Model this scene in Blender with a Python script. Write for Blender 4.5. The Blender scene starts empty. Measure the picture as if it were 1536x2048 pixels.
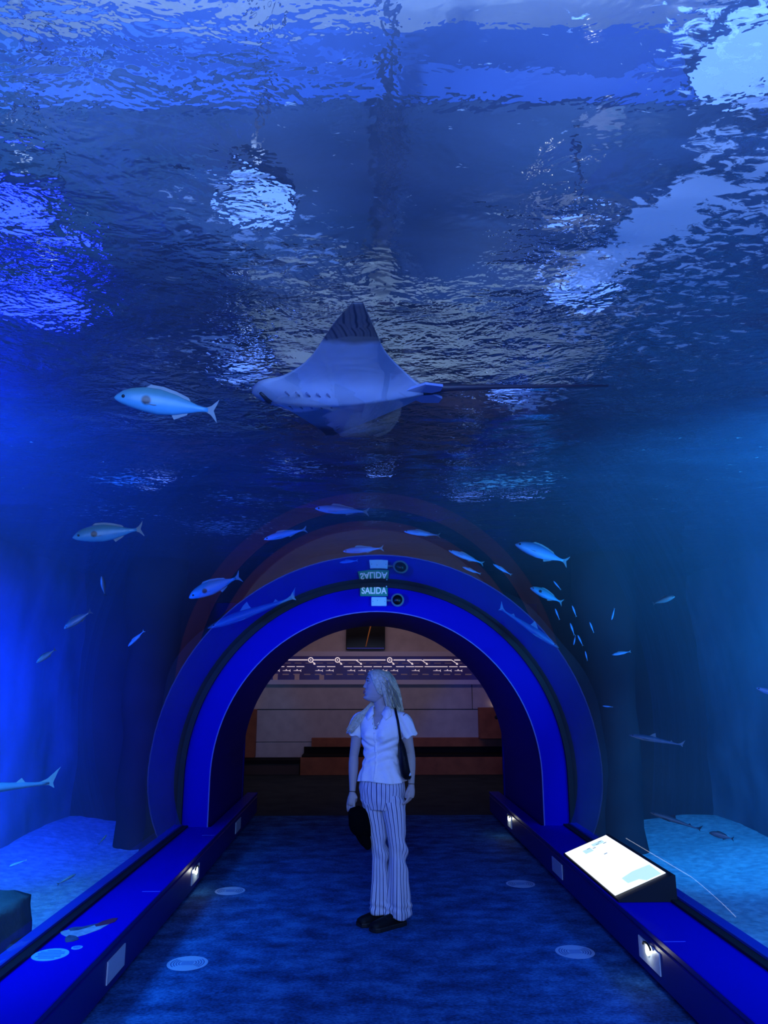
import bpy, bmesh, math, random
from mathutils import Vector, Matrix, noise
PI = math.pi
sc = bpy.context.scene
COL = sc.collection
random.seed(7)

# ------------------------------------------------------------------ camera
cam_d = bpy.data.cameras.new('camera')
cam = bpy.data.objects.new('camera', cam_d); COL.objects.link(cam)
cam_d.sensor_fit = 'VERTICAL'; cam_d.sensor_height = 36.0
cam_d.lens = 36.0 * 1500.0 / 2048.0
cam.location = (-0.13, 0.0, 1.6)
cam.rotation_euler = (math.radians(90 + 12.844), 0, math.radians(-1.489))
cam_d.clip_start = 0.05; cam_d.clip_end = 100
sc.camera = cam

# ------------------------------------------------------------------ view, world, lights
sc.view_settings.view_transform = 'Standard'
sc.view_settings.look = 'None'
sc.view_settings.gamma = 1.0
sc.view_settings.use_curve_mapping = False
sc.view_settings.exposure = 0.0
sc.cycles.max_bounces = 8
sc.cycles.transparent_max_bounces = 16
sc.cycles.transmission_bounces = 8
sc.cycles.caustics_reflective = False
sc.cycles.caustics_refractive = False
sc.cycles.sample_clamp_indirect = 4.0
sc.cycles.use_denoising = True

HAZE = 0.085
sc.cycles.use_adaptive_sampling = True
sc.cycles.adaptive_threshold = 0.03
sc.cycles.volume_bounces = 0
W = bpy.data.worlds.new('world'); sc.world = W; W.use_nodes = True
W.node_tree.nodes['Background'].inputs[0].default_value = (0.03, 0.10, 0.55, 1)
W.node_tree.nodes['Background'].inputs[1].default_value = 0.25

def area(name, loc, target, sx, sy, col, power, spread=180):
    d = bpy.data.lights.new(name, 'AREA'); d.shape = 'RECTANGLE'
    d.size = sx; d.size_y = sy; d.color = col; d.energy = power
    d.spread = math.radians(spread)
    o = bpy.data.objects.new(name, d); COL.objects.link(o)
    o.location = loc
    o.rotation_euler = (Vector(target) - Vector(loc)).to_track_quat('-Z', 'Y').to_euler()
    return o

def spot(name, loc, target, col, power, angle=60, blend=.8, rad=.05):
    d = bpy.data.lights.new(name, 'SPOT'); d.color = col; d.energy = power
    d.spot_size = math.radians(angle); d.spot_blend = blend; d.shadow_soft_size = rad
    o = bpy.data.objects.new(name, d); COL.objects.link(o)
    o.location = loc
    o.rotation_euler = (Vector(target) - Vector(loc)).to_track_quat('-Z', 'Y').to_euler()
    return o

# unseen area lamps: blue-white fill behind the camera, floor and arch fill added
area('tunnel_fill', (0.2, -1.2, 2.25), (0.0, 5.0, 1.15), 2.0, 0.8, (0.40, 0.55, 1.0), 135)
area('floor_fill', (0.3, 1.0, 2.45), (0.5, 2.6, 0.0), 1.6, 0.5, (0.02, 0.19, 1.0), 75)
area('arch_fill', (-1.0, 4.2, 2.1), (1.6, 7.6, 1.2), 0.6, 0.3, (0.0, 0.02, 1.0), 3, 90)
# blue spot on the left wall; other unseen lamps added as tank fill
spot('wall_wash_left', (-2.75, 4.4, 1.9), (-3.5, 6.5, 1.4), (0.0, 0.02, 1.0), 4600, 68, 1.0, .12)
spot('wall_wash_right', (3.0, 3.6, 2.5), (3.9, 8.0, 1.5), (0.0, 0.16, 1.0), 800, 80, 1.0, .12)
spot('sand_fill_left', (-3.0, 2.6, 2.85), (-2.7, 4.9, 0.0), (0.02, 0.30, 1.0), 2600, 70, 1.0, .4)
spot('sand_fill_right', (3.4, 2.4, 2.85), (3.0, 4.3, 0.0), (0.01, 0.22, 1.0), 1500, 74, 1.0, .4)
spot('sand_fill_far', (3.5, 4.8, 2.75), (3.1, 8.2, 0.0), (0.01, 0.28, 1.0), 1300, 50, 1.0, .1)
spot('surface_fill_right', (3.5, 2.2, 1.7), (2.0, 5.3, 2.96), (0.01, 0.32, 1.0), 2400, 58, 1.0, .15)  # unseen spot added to brighten the water surface from below
spot('surface_fill_left', (-3.2, 2.2, 1.9), (-2.0, 5.4, 2.96), (0.0, 0.09, 1.0), 2000, 70, 1.0, .15)
area('surface_fill_top', (0.0, 0.9, 2.75), (0.0, 4.0, 3.0), 1.8, 0.16, (0.12, 0.32, 1.0), 38)  # unseen strip added to brighten the surface overhead
# the room above the water
# (roof lit by unseen spots added above the lamp shades: see pool_lamp)
# the exhibition room beyond the arch
area('exhibit_light', (0.0, 12.2, 3.6), (0.0, 14.7, 1.2), 4.5, 0.4, (1.0, 0.74, 0.90), 17)

# ------------------------------------------------------------------ helpers
def tag(o, label=None, cat=None, group=None, kind=None):
    if label: o['label'] = label
    if cat: o['category'] = cat
    if group: o['group'] = group
    if kind: o['kind'] = kind
    return o

def empty(name, loc=(0, 0, 0)):
    o = bpy.data.objects.new(name, None); COL.objects.link(o)
    o.location = loc; o.empty_display_size = 0.1
    return o

def thing(name, label, cat, loc=(0, 0, 0), group=None):
    return tag(empty(name, loc), label, cat, group)

def obj(name, bm, mat, parent=None, smooth=True, world=True):
    """one mesh object; vertices are given in world space when world is True"""
    me = bpy.data.meshes.new(name)
    if parent is not None and world:
        off = Vector(parent.location); q = parent.parent
        while q is not None:
            off += Vector(q.location); q = q.parent
        bmesh.ops.translate(bm, verts=bm.verts, vec=-off)
    bmesh.ops.recalc_face_normals(bm, faces=bm.faces)
    bm.to_mesh(me); bm.free()
    if smooth:
        for p in me.polygons: p.use_smooth = True
    mats = mat if isinstance(mat, (list, tuple)) else [mat]
    for m in mats: me.materials.append(m)
    o = bpy.data.objects.new(name, me); COL.objects.link(o)
    if parent is not None: o.parent = parent
    return o

def struct(name, bm, mat, label=None, smooth=False):
    return tag(obj(name, bm, mat, None, smooth), label, None, None, 'structure')

def box(bm, x0, x1, y0, y1, z0, z1, mi=0, bev=0):
    vs = [bm.verts.new((x, y, z)) for z in (z0, z1) for y in (y0, y1) for x in (x0, x1)]
    fs = [(0, 2, 3, 1), (4, 5, 7, 6), (0, 1, 5, 4), (2, 6, 7, 3), (0, 4, 6, 2), (1, 3, 7, 5)]
    faces = [bm.faces.new([vs[i] for i in f]) for f in fs]
    for f in faces: f.material_index = mi
    if bev:
        es = list({e for f in faces for e in f.edges})
        bmesh.ops.bevel(bm, geom=es, offset=bev, segments=2, affect='EDGES', profile=.5)
    return vs

def frames(pts):
    out = []; prev = None
    n = len(pts)
    for i in range(n):
        t = (pts[min(i + 1, n - 1)] - pts[max(i - 1, 0)])
        t = t.normalized() if t.length > 1e-9 else Vector((0, 0, 1))
        if prev is None:
            a = Vector((1, 0, 0)) if abs(t.x) < .9 else Vector((0, 1, 0))
            u = (a - t * a.dot(t)).normalized()
        else:
            u = (prev - t * prev.dot(t)).normalized()
        prev = u
        out.append((t, u, t.cross(u)))
    return out

def tube(bm, pts, rad, seg=12, cap=True, flat=None, mi=0):
    """rad: list of radii or (ru, rv) pairs"""
    pts = [Vector(p) for p in pts]
    fr = frames(pts); rings = []
    for i, p in enumerate(pts):
        r = rad[i] if isinstance(rad, (list, tuple)) else rad
        ru, rv = r if isinstance(r, (list, tuple)) else (r, r)
        t, u, v = fr[i]
        rings.append([bm.verts.new(p + u * ru * math.cos(2 * PI * k / seg) + v * rv * math.sin(2 * PI * k / seg)) for k in range(seg)])
    for a, b in zip(rings, rings[1:]):
        for k in range(seg):
            f = bm.faces.new((a[k], a[(k + 1) % seg], b[(k + 1) % seg], b[k])); f.material_index = mi
    if cap:
        for r, q in ((rings[0], pts[0]), (rings[-1], pts[-1])):
            c = bm.verts.new(q)
            for k in range(seg):
                f = bm.faces.new((r[k], r[(k + 1) % seg], c)); f.material_index = mi
    return rings

def rings_mesh(bm, rings, closed=True, cap0=False, cap1=False, mi=0):
    R = [[bm.verts.new(p) for p in r] for r in rings]
    n = len(R[0])
    for a, b in zip(R, R[1:]):
        for k in range(n if closed else n - 1):
            f = bm.faces.new((a[k], a[(k + 1) % n], b[(k + 1) % n], b[k])); f.material_index = mi
    for flag, r in ((cap0, R[0]), (cap1, R[-1])):
        if flag:
            c = bm.verts.new(sum((v.co for v in r), Vector()) / n)
            for k in range(n):
                f = bm.faces.new((r[k], r[(k + 1) % n], c)); f.material_index = mi
    return R

def prism(bm, poly, ax, lo, hi, mi=0):
    """extrude a 2D polygon along axis ax ('x','y','z')"""
    def mk(p, h):
        a, b = p
        return {'x': (h, a, b), 'y': (a, h, b), 'z': (a, b, h)}[ax]
    A = [bm.verts.new(mk(p, lo)) for p in poly]; B = [bm.verts.new(mk(p, hi)) for p in poly]
    fs = [bm.faces.new(A), bm.faces.new(B[::-1])]
    n = len(poly)
    for k in range(n): fs.append(bm.faces.new((A[k], B[k], B[(k + 1) % n], A[(k + 1) % n])))
    for f in fs: f.material_index = mi

def ellipsoid(bm, c, r, seg=20, rg=12, rot=None, fn=None):
    m = Matrix.Translation(Vector(c)) @ (rot.to_4x4() if rot else Matrix()) @ Matrix.Diagonal((r[0], r[1], r[2], 1))
    res = bmesh.ops.create_uvsphere(bm, u_segments=seg, v_segments=rg, radius=1.0, matrix=m)
    return res['verts']

# ------------------------------------------------------------------ materials
def mat(name, col=(1, 1, 1), rough=.5, spec=.5, metal=0, emis=None, estr=0, noise_s=0, noise_c=None, bump=0, bump_s=20, coords='Object', alpha=None):
    m = bpy.data.materials.new(name); m.use_nodes = True
    nt = m.node_tree; b = nt.nodes['Principled BSDF']
    b.inputs['Base Color'].default_value = (*col, 1); b.inputs['Roughness'].default_value = rough
    b.inputs['Specular IOR Level'].default_value = spec; b.inputs['Metallic'].default_value = metal
    if emis:
        b.inputs['Emission Color'].default_value = (*emis, 1); b.inputs['Emission Strength'].default_value = estr
    tc = nt.nodes.new('ShaderNodeTexCoord')
    if noise_c:
        n = nt.nodes.new('ShaderNodeTexNoise'); n.inputs['Scale'].default_value = noise_s; n.inputs['Detail'].default_value = 6
        r = nt.nodes.new('ShaderNodeValToRGB'); r.color_ramp.elements[0].position = .35; r.color_ramp.elements[1].position = .68
        r.color_ramp.elements[0].color = (*col, 1); r.color_ramp.elements[1].color = (*noise_c, 1)
        nt.links.new(tc.outputs[coords], n.inputs['Vector']); nt.links.new(n.outputs['Fac'], r.inputs[0])
        nt.links.new(r.outputs[0], b.inputs['Base Color'])
    if bump:
        n2 = nt.nodes.new('ShaderNodeTexNoise'); n2.inputs['Scale'].default_value = bump_s; n2.inputs['Detail'].default_value = 5
        bp = nt.nodes.new('ShaderNodeBump'); bp.inputs['Strength'].default_value = bump; bp.inputs['Distance'].default_value = .02
        nt.links.new(tc.outputs[coords], n2.inputs['Vector']); nt.links.new(n2.outputs['Fac'], bp.inputs['Height'])
        nt.links.new(bp.outputs[0], b.inputs['Normal'])
    return m

M = {}
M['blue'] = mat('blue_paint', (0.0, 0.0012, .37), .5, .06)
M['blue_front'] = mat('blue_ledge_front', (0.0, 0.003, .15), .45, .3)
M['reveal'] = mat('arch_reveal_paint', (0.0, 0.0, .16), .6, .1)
M['black'] = mat('black_rubber', (.004, .005, .008), .6, .3)
M['trimline'] = mat('ledge_edge_trim', (.01, .03, .3), .5, .3)
M['sand'] = mat('sand', (.34, .42, .48), .9, .1, noise_s=14, noise_c=(.66, .74, .76), bump=.6, bump_s=45)
M['rock'] = mat('tank_rock', (.10, .13, .20), .9, .1, noise_s=1.1, noise_c=(.24, .28, .36), bump=.5, bump_s=3)
M['collar'] = mat('collar_concrete', (.035, .022, .030), .85, .1, noise_s=1.6, noise_c=(.07, .04, .045), bump=.5, bump_s=6)
M['boulder'] = mat('boulder_rock', (.03, .05, .06), .9, .1, noise_s=4, noise_c=(.07, .10, .11), bump=.6, bump_s=12)
M['concrete'] = mat('roof_concrete', (.42, .46, .46), .9, .1, noise_s=1.3, noise_c=(.62, .64, .60), bump=.3, bump_s=5)
M['duct'] = mat('roof_duct_paint', (.012, .04, .10), .7, .2, noise_s=1.3, noise_c=(.03, .07, .18))
M['bluebeam'] = mat('roof_beam_paint', (.05, .16, .75), .6, .2)
M['wall'] = mat('exhibit_wall_paint', (.48, .40, .42), .85, .1, noise_s=6, noise_c=(.42, .35, .37))
M['wallpale'] = mat('exhibit_rail', (.55, .48, .62), .7, .2)
M['wood'] = mat('bench_wood', (.33, .09, .035), .6, .3, noise_s=5, noise_c=(.22, .055, .02))
M['darkwood'] = mat('bench_dark_wood', (.06, .035, .03), .7, .2)
M['bench_black'] = mat('bench_recess', (.008, .007, .01), .8, .1)  # near-black seats and back strip of the benches
M['screen'] = mat('screen_black', (.002, .002, .003), .3, .3)
M['glow_orange'] = mat('screen_orange_line', (0, 0, 0), .5, .1, emis=(1, .28, .08), estr=.14)
M['panel'] = mat('timeline_panel', (.05, .03, .12), .4, .3, emis=(.05, .03, .16), estr=.12, noise_s=2.5, noise_c=(.03, .04, .25))
M['glow'] = mat('timeline_glow', (0, 0, 0), .5, .1, emis=(1.0, .80, .85), estr=.75)
M['glow_dim'] = mat('timeline_glow_dim', (0, 0, 0), .5, .1, emis=(.8, .5, .8), estr=.10)
M['green'] = mat('sign_green', (.0, .32, .16), .5, .4)
M['white'] = mat('white_plastic', (.75, .80, .85), .45, .4)
M['grey'] = mat('grey_plastic', (.22, .28, .30), .45, .4)
M['letter'] = mat('sign_letters', (.8, .85, .85), .5, .3, emis=(.7, .9, 1), estr=.15)
M['disc'] = mat('floor_decal', (.28, .40, .62), .6, .2)
M['disc_dark'] = mat('floor_decal_print', (.04, .12, .34), .6, .2)
M['dot'] = mat('ledge_decal', (.16, .42, .85), .6, .2)
M['dot_print'] = mat('ledge_decal_print', (.03, .12, .55), .6, .2)
M['steel'] = mat('brushed_steel', (.50, .60, .68), .45, .5, .25, bump=.1, bump_s=40)
M['grey_dark'] = mat('dark_grey_piping', (.03, .035, .05), .5, .3)
M['lampglow'] = mat('step_light_lens', (1, 1, .9), .4, .3, emis=(1, 1, .82), estr=2.4)
M['screenwhite'] = mat('info_screen', (.9, 1, .98), .3, .4, emis=(.95, 1.0, .98), estr=1.15)
M['teal'] = mat('info_print_teal', (.5, .8, .75), .4, .3, emis=(.55, .83, .76), estr=.95)
M['teal_dark'] = mat('info_print_dark', (.2, .3, .3), .4, .3, emis=(.30, .42, .42), estr=.7)
M['poollamp'] = mat('pool_lamp_lens', (1, 1, 1), .4, .3, emis=(.16, .30, 1.0), estr=2.6)
M['ledlamp'] = mat('led_lamp_lens', (1, 1, 1), .4, .3, emis=(.01, .02, 1.0), estr=14)
M['ledcore'] = mat('led_lamp_core', (1, 1, 1), .4, .3, emis=(.5, .7, 1.0), estr=25)

def floor_mat():
    m = bpy.data.materials.new('carpet_floor'); m.use_nodes = True
    nt = m.node_tree; b = nt.nodes['Principled BSDF']; L = nt.links.new
    tc = nt.nodes.new('ShaderNodeTexCoord')
    mp = nt.nodes.new('ShaderNodeMapping'); mp.inputs['Scale'].default_value = (1.2, 1.7, 1)
    L(tc.outputs['Object'], mp.inputs[0])
    n = nt.nodes.new('ShaderNodeTexNoise'); n.inputs['Scale'].default_value = 3.2; n.inputs['Detail'].default_value = 9; n.inputs['Roughness'].default_value = .72
    n2 = nt.nodes.new('ShaderNodeTexNoise'); n2.inputs['Scale'].default_value = 45; n2.inputs['Detail'].default_value = 3
    L(mp.outputs[0], n.inputs['Vector']); L(mp.outputs[0], n2.inputs['Vector'])
    mx = nt.nodes.new('ShaderNodeMath'); mx.operation = 'MULTIPLY_ADD'; mx.inputs[1].default_value = .45
    L(n2.outputs['Fac'], mx.inputs[0]); L(n.outputs['Fac'], mx.inputs[2])
    r = nt.nodes.new('ShaderNodeValToRGB')
    e = r.color_ramp.elements
    e[0].position = .58; e[0].color = (.006, .03, .11, 1); e[1].position = .90; e[1].color = (.04, .18, .46, 1)
    k = e.new(.72); k.color = (.013, .075, .24, 1)
    L(mx.outputs[0], r.inputs[0]); L(r.outputs[0], b.inputs['Base Color'])
    b.inputs['Roughness'].default_value = .85; b.inputs['Specular IOR Level'].default_value = .1
    bp = nt.nodes.new('ShaderNodeBump'); bp.inputs['Strength'].default_value = .3; bp.inputs['Distance'].default_value = .01
    L(n2.outputs['Fac'], bp.inputs['Height']); L(bp.outputs[0], b.inputs['Normal'])
    return m
M['floor'] = floor_mat()

def acrylic_mat():
    m = bpy.data.materials.new('clear_acrylic'); m.use_nodes = True
    nt = m.node_tree; nt.nodes.clear(); L = nt.links.new
    out = nt.nodes.new('ShaderNodeOutputMaterial')
    t = nt.nodes.new('ShaderNodeBsdfTransparent'); t.inputs[0].default_value = (.93, .97, 1, 1)
    g = nt.nodes.new('ShaderNodeBsdfGlossy'); g.inputs['Roughness'].default_value = .015
    g.inputs[0].default_value = (.95, .97, 1, 1)
    lw = nt.nodes.new('ShaderNodeLayerWeight'); lw.inputs[0].default_value = .5
    # Fresnel of a two-sided acrylic sheet, the same from both sides
    pw = nt.nodes.new('ShaderNodeMath'); pw.operation = 'POWER'; pw.inputs[1].default_value = 4.2
    L(lw.outputs['Facing'], pw.inputs[0])
    ma = nt.nodes.new('ShaderNodeMath'); ma.operation = 'MULTIPLY_ADD'; ma.inputs[1].default_value = .9; ma.inputs[2].default_value = .045
    L(pw.outputs[0], ma.inputs[0])
    mx = nt.nodes.new('ShaderNodeMixShader')
    L(ma.outputs[0], mx.inputs[0]); L(t.outputs[0], mx.inputs[1]); L(g.outputs[0], mx.inputs[2])
    L(mx.outputs[0], out.inputs[0])
    return m
M['acrylic'] = acrylic_mat()

def water_mat():
    m = bpy.data.materials.new('rippled_water_surface'); m.use_nodes = True
    nt = m.node_tree; nt.nodes.clear(); L = nt.links.new
    out = nt.nodes.new('ShaderNodeOutputMaterial')
    tc = nt.nodes.new('ShaderNodeTexCoord')
    mp = nt.nodes.new('ShaderNodeMapping'); mp.inputs['Rotation'].default_value = (0, 0, .5); mp.inputs['Scale'].default_value = (1.0, 1.25, 1)
    L(tc.outputs['Object'], mp.inputs[0])
    n1 = nt.nodes.new('ShaderNodeTexNoise'); n1.inputs['Scale'].default_value = 6.5; n1.inputs['Detail'].default_value = 3.5; n1.inputs['Distortion'].default_value = .25; n1.inputs['Roughness'].default_value = .62
    n2 = nt.nodes.new('ShaderNodeTexNoise'); n2.inputs['Scale'].default_value = .8; n2.inputs['Detail'].default_value = 2
    L(mp.outputs[0], n1.inputs['Vector']); L(tc.outputs['Object'], n2.inputs['Vector'])
    b1 = nt.nodes.new('ShaderNodeBump'); b1.inputs['Strength'].default_value = 1.0; b1.inputs['Distance'].default_value = .022
    # calmer and choppier stretches of the surface
    rr = nt.nodes.new('ShaderNodeMapRange'); rr.inputs['From Min'].default_value = .38; rr.inputs['From Max'].default_value = .6
    rr.inputs['To Min'].default_value = .12; rr.inputs['To Max'].default_value = 1.0
    sy = nt.nodes.new('ShaderNodeSeparateXYZ'); L(tc.outputs['Object'], sy.inputs[0])
    cy = nt.nodes.new('ShaderNodeMapRange'); cy.inputs['From Min'].default_value = 2.3; cy.inputs['From Max'].default_value = 4.0; cy.inputs['To Min'].default_value = .62; cy.inputs['To Max'].default_value = 1.0
    L(sy.outputs['Y'], cy.inputs[0])
    L(n2.outputs['Fac'], rr.inputs[0]); ry = nt.nodes.new('ShaderNodeMath'); ry.operation = 'MULTIPLY'; L(rr.outputs[0], ry.inputs[0]); L(cy.outputs[0], ry.inputs[1]); rr = ry; L(rr.outputs[0], b1.inputs['Strength'])
    L(n1.outputs['Fac'], b1.inputs['Height'])
    tr = nt.nodes.new('ShaderNodeBsdfRefraction'); tr.inputs['IOR'].default_value = 1.04; tr.inputs['Roughness'].default_value = .02
    tr.inputs[0].default_value = (.62, .80, 1, 1)
    gl = nt.nodes.new('ShaderNodeBsdfGlossy'); gl.inputs['Roughness'].default_value = .04; gl.inputs[0].default_value = (.75, .85, 1, 1)
    b2 = nt.nodes.new('ShaderNodeBump'); b2.inputs['Distance'].default_value = .42; L(rr.outputs[0], b2.inputs['Strength']); L(n1.outputs['Fac'], b2.inputs['Height']); L(b2.outputs[0], tr.inputs['Normal']); L(b1.outputs[0], gl.inputs['Normal'])
    df = nt.nodes.new('ShaderNodeBsdfDiffuse'); df.inputs[0].default_value = (.32, .34, .52, 1)  # diffuse share puts a milky haze into the surface colour
    lw = nt.nodes.new('ShaderNodeLayerWeight'); lw.inputs[0].default_value = .5
    L(b1.outputs[0], lw.inputs['Normal'])
    mr = nt.nodes.new('ShaderNodeMapRange'); mr.inputs['From Min'].default_value = .52; mr.inputs['From Max'].default_value = .95
    mr.inputs['To Min'].default_value = .12; mr.inputs['To Max'].default_value = .92
    L(lw.outputs['Facing'], mr.inputs[0])
    mx = nt.nodes.new('ShaderNodeMixShader'); L(mr.outputs[0], mx.inputs[0]); L(tr.outputs[0], mx.inputs[1]); L(gl.outputs[0], mx.inputs[2])
    m2 = nt.nodes.new('ShaderNodeMixShader'); m2.inputs[0].default_value = .17
    L(mx.outputs[0], m2.inputs[1]); L(df.outputs[0], m2.inputs[2])
    # foam lace with painted lamp glow and reflections: centre, reach, strength of each patch
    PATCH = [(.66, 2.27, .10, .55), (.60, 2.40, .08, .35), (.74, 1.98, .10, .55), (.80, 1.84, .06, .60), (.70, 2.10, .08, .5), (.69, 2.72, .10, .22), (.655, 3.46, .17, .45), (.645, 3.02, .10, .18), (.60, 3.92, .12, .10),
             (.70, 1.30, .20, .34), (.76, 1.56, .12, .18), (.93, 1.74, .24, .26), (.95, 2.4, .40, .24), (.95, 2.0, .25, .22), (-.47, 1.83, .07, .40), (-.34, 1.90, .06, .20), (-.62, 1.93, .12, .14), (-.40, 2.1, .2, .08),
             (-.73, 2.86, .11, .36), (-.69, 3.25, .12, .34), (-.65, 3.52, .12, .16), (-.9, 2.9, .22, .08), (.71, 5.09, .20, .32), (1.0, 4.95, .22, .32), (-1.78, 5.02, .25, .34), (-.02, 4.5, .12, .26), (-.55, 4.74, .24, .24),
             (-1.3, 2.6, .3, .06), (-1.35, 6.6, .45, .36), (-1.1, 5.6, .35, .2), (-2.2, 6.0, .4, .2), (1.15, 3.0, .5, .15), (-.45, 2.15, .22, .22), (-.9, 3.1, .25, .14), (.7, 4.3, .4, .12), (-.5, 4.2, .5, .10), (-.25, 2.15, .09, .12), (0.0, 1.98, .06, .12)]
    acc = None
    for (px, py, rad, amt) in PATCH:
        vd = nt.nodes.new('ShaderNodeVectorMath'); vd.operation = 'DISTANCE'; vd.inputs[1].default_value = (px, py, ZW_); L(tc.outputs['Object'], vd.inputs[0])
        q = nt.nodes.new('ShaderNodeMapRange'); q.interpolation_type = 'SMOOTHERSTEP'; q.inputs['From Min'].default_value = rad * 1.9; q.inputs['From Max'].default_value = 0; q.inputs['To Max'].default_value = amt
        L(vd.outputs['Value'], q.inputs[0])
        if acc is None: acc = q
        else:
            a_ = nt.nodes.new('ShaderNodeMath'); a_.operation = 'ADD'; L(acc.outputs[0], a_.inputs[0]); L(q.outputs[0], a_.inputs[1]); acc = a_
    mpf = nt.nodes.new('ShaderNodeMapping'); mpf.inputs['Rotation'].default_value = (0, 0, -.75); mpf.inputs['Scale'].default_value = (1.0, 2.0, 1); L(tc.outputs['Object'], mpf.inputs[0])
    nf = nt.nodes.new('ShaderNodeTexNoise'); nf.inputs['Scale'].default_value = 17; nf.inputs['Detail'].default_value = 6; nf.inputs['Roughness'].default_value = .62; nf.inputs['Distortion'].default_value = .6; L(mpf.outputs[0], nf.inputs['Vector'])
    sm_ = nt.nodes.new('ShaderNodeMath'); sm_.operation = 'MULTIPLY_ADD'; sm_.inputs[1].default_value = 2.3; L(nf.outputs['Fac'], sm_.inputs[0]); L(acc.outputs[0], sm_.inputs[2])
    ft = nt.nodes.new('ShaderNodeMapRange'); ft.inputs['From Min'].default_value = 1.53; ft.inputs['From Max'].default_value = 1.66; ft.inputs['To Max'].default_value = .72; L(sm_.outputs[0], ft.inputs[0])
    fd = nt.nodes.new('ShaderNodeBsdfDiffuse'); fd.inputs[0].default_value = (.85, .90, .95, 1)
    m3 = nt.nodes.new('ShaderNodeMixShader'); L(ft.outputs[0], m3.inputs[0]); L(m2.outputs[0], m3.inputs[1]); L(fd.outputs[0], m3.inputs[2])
    L(m3.outputs[0], out.inputs[0])
    return m
ZW_ = 2.96
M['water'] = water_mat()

# ------------------------------------------------------------------ setting
R_T, ZC, R_I = 1.885, .705, 1.597          # acrylic vault radius, its centre height, arch opening radius
LX, WX, LZ = 1.447, 1.835, .275            # ledge face, ledge back, ledge top
Y0, YA, YB, YW = -3.0, 7.6, 9.6, 14.7      # tunnel start, arch face, arch back, far wall

bm = bmesh.new(); box(bm, -1.6, 1.6, Y0, 9.9, -.12, 0); struct('floor', bm, M['floor'], 'dark blue mottled tunnel carpet')
M['floor2'] = mat('exhibit_floor', (.025, .035, .045), .8, .15, noise_s=3, noise_c=(.012, .02, .03), bump=.1)
bm = bmesh.new(); box(bm, -3.6, 3.6, 9.9, 15.2, -.12, 0); struct('floor', bm, M['floor2'], 'dark floor of the room beyond the arch')

def ledge(side, name):
    s = side
    b = bmesh.new()
    # one profile: sloping kick at the floor, face, rounded nosing, top
    prof = [(LX + .05, 0.0), (LX + .05, .03), (LX, .045), (LX, LZ - .05), (LX + .008, LZ - .045), (LX + .008, LZ - .03), (LX - .004, LZ - .026), (LX - .004, LZ - .004), (LX, LZ), (WX, LZ), (WX, 0)]
    ys = [(Y0, YA)]
    prism(b, [(s * x, z) for x, z in prof], 'y', Y0, YA)
    prof2 = [(x if x < 1.6 else R_I - .03, z) for x, z in prof]
    prism(b, [(s * x, z) for x, z in prof2], 'y', YA, 9.9)
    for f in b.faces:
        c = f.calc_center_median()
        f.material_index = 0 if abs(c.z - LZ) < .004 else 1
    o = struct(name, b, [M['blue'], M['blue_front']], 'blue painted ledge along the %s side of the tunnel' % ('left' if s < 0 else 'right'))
    b = bmesh.new(); box(b, s * (WX - .055), s * (WX - .005), Y0, YA, LZ, LZ + .016)
    tag(obj('gasket', b, M['black'], o, False), 'black rubber gasket against the acrylic')
    b = bmesh.new(); box(b, s * (WX - .003), s * (WX + .07), Y0, YA, LZ - .02, LZ + .028)
    tag(obj('edge_strip', b, M['trimline'], o, False), 'blue sealing strip outside the gasket')
    # joints between the panels: thin pale lines
    b = bmesh.new()
    for y in (5.35, 7.2, 3.1) if s < 0 else (3.3, 4.3):
        box(b, s * (LX + .003), s * (LX + .12), y, y + .006, LZ, LZ + .001)
    obj('panel_joint', b, M['trimline2'], o, False)
    return o
M['trimline2'] = mat('pale_joint', (.10, .12, .75), .5, .3)
ledge(-1, 'trim_1'); ledge(1, 'trim_2')

def arc(r, n, a0, a1):
    return [(r * math.cos(a0 + (a1 - a0) * k / n), ZC + r * math.sin(a0 + (a1 - a0) * k / n)) for k in range(n + 1)]
AL = -math.asin((ZC - LZ) / R_T)
# acrylic vault
bm = bmesh.new()
pts = arc(R_T, 72, AL, PI - AL)
rings_mesh(bm, [[Vector((x, y, z)) for x, z in pts] for y in (Y0, 0, 2.5, 5, YA)], closed=False)
struct('window_1', bm, M['acrylic'], 'curved clear acrylic tunnel vault', True)

# arch: face band, reveal, dark seam
def arch_ring(r0, r1, y0, y1, n=64, bottom=0.0):
    """solid ring section from floor to floor"""
    b = bmesh.new()
    def prof(r):
        p = arc(r, n, 0, PI)
        return [(r, bottom)] + p + [(-r, bottom)]
    A, B = prof(r0), prof(r1)
    rr = [[Vector((x, y0, z)) for x, z in A], [Vector((x, y0, z)) for x, z in B], [Vector((x, y1, z)) for x, z in B], [Vector((x, y1, z)) for x, z in A]]
    V = [[b.verts.new(p) for p in r] for r in rr]
    m = len(V[0])
    for i in range(4):
        for k in range(m - 1):
            b.faces.new((V[i][k], V[i][k + 1], V[(i + 1) % 4][k + 1], V[(i + 1) % 4][k]))
    b.faces.new([V[i][0] for i in range(4)]); b.faces.new([V[i][-1] for i in range(3, -1, -1)])
    return b
b = arch_ring(R_I, R_T - .045, YA - .005, YB)
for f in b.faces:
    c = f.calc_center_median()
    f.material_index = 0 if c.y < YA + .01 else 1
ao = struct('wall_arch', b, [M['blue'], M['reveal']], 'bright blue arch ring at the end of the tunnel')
for p in ao.data.polygons: p.use_smooth = False
b = arch_ring(R_T - .045, R_T + .005, YA - .035, YA + .1)
obj('seam', b, M['black'], ao, False)
b = arch_ring(R_I - .004, R_I + .006, YA - .012, YA + .004)
M['edge'] = mat('arch_edge_bead', (.10, .10, .45), .4, .5)
obj('edge_bead', b, M['edge'], ao, False)

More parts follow.
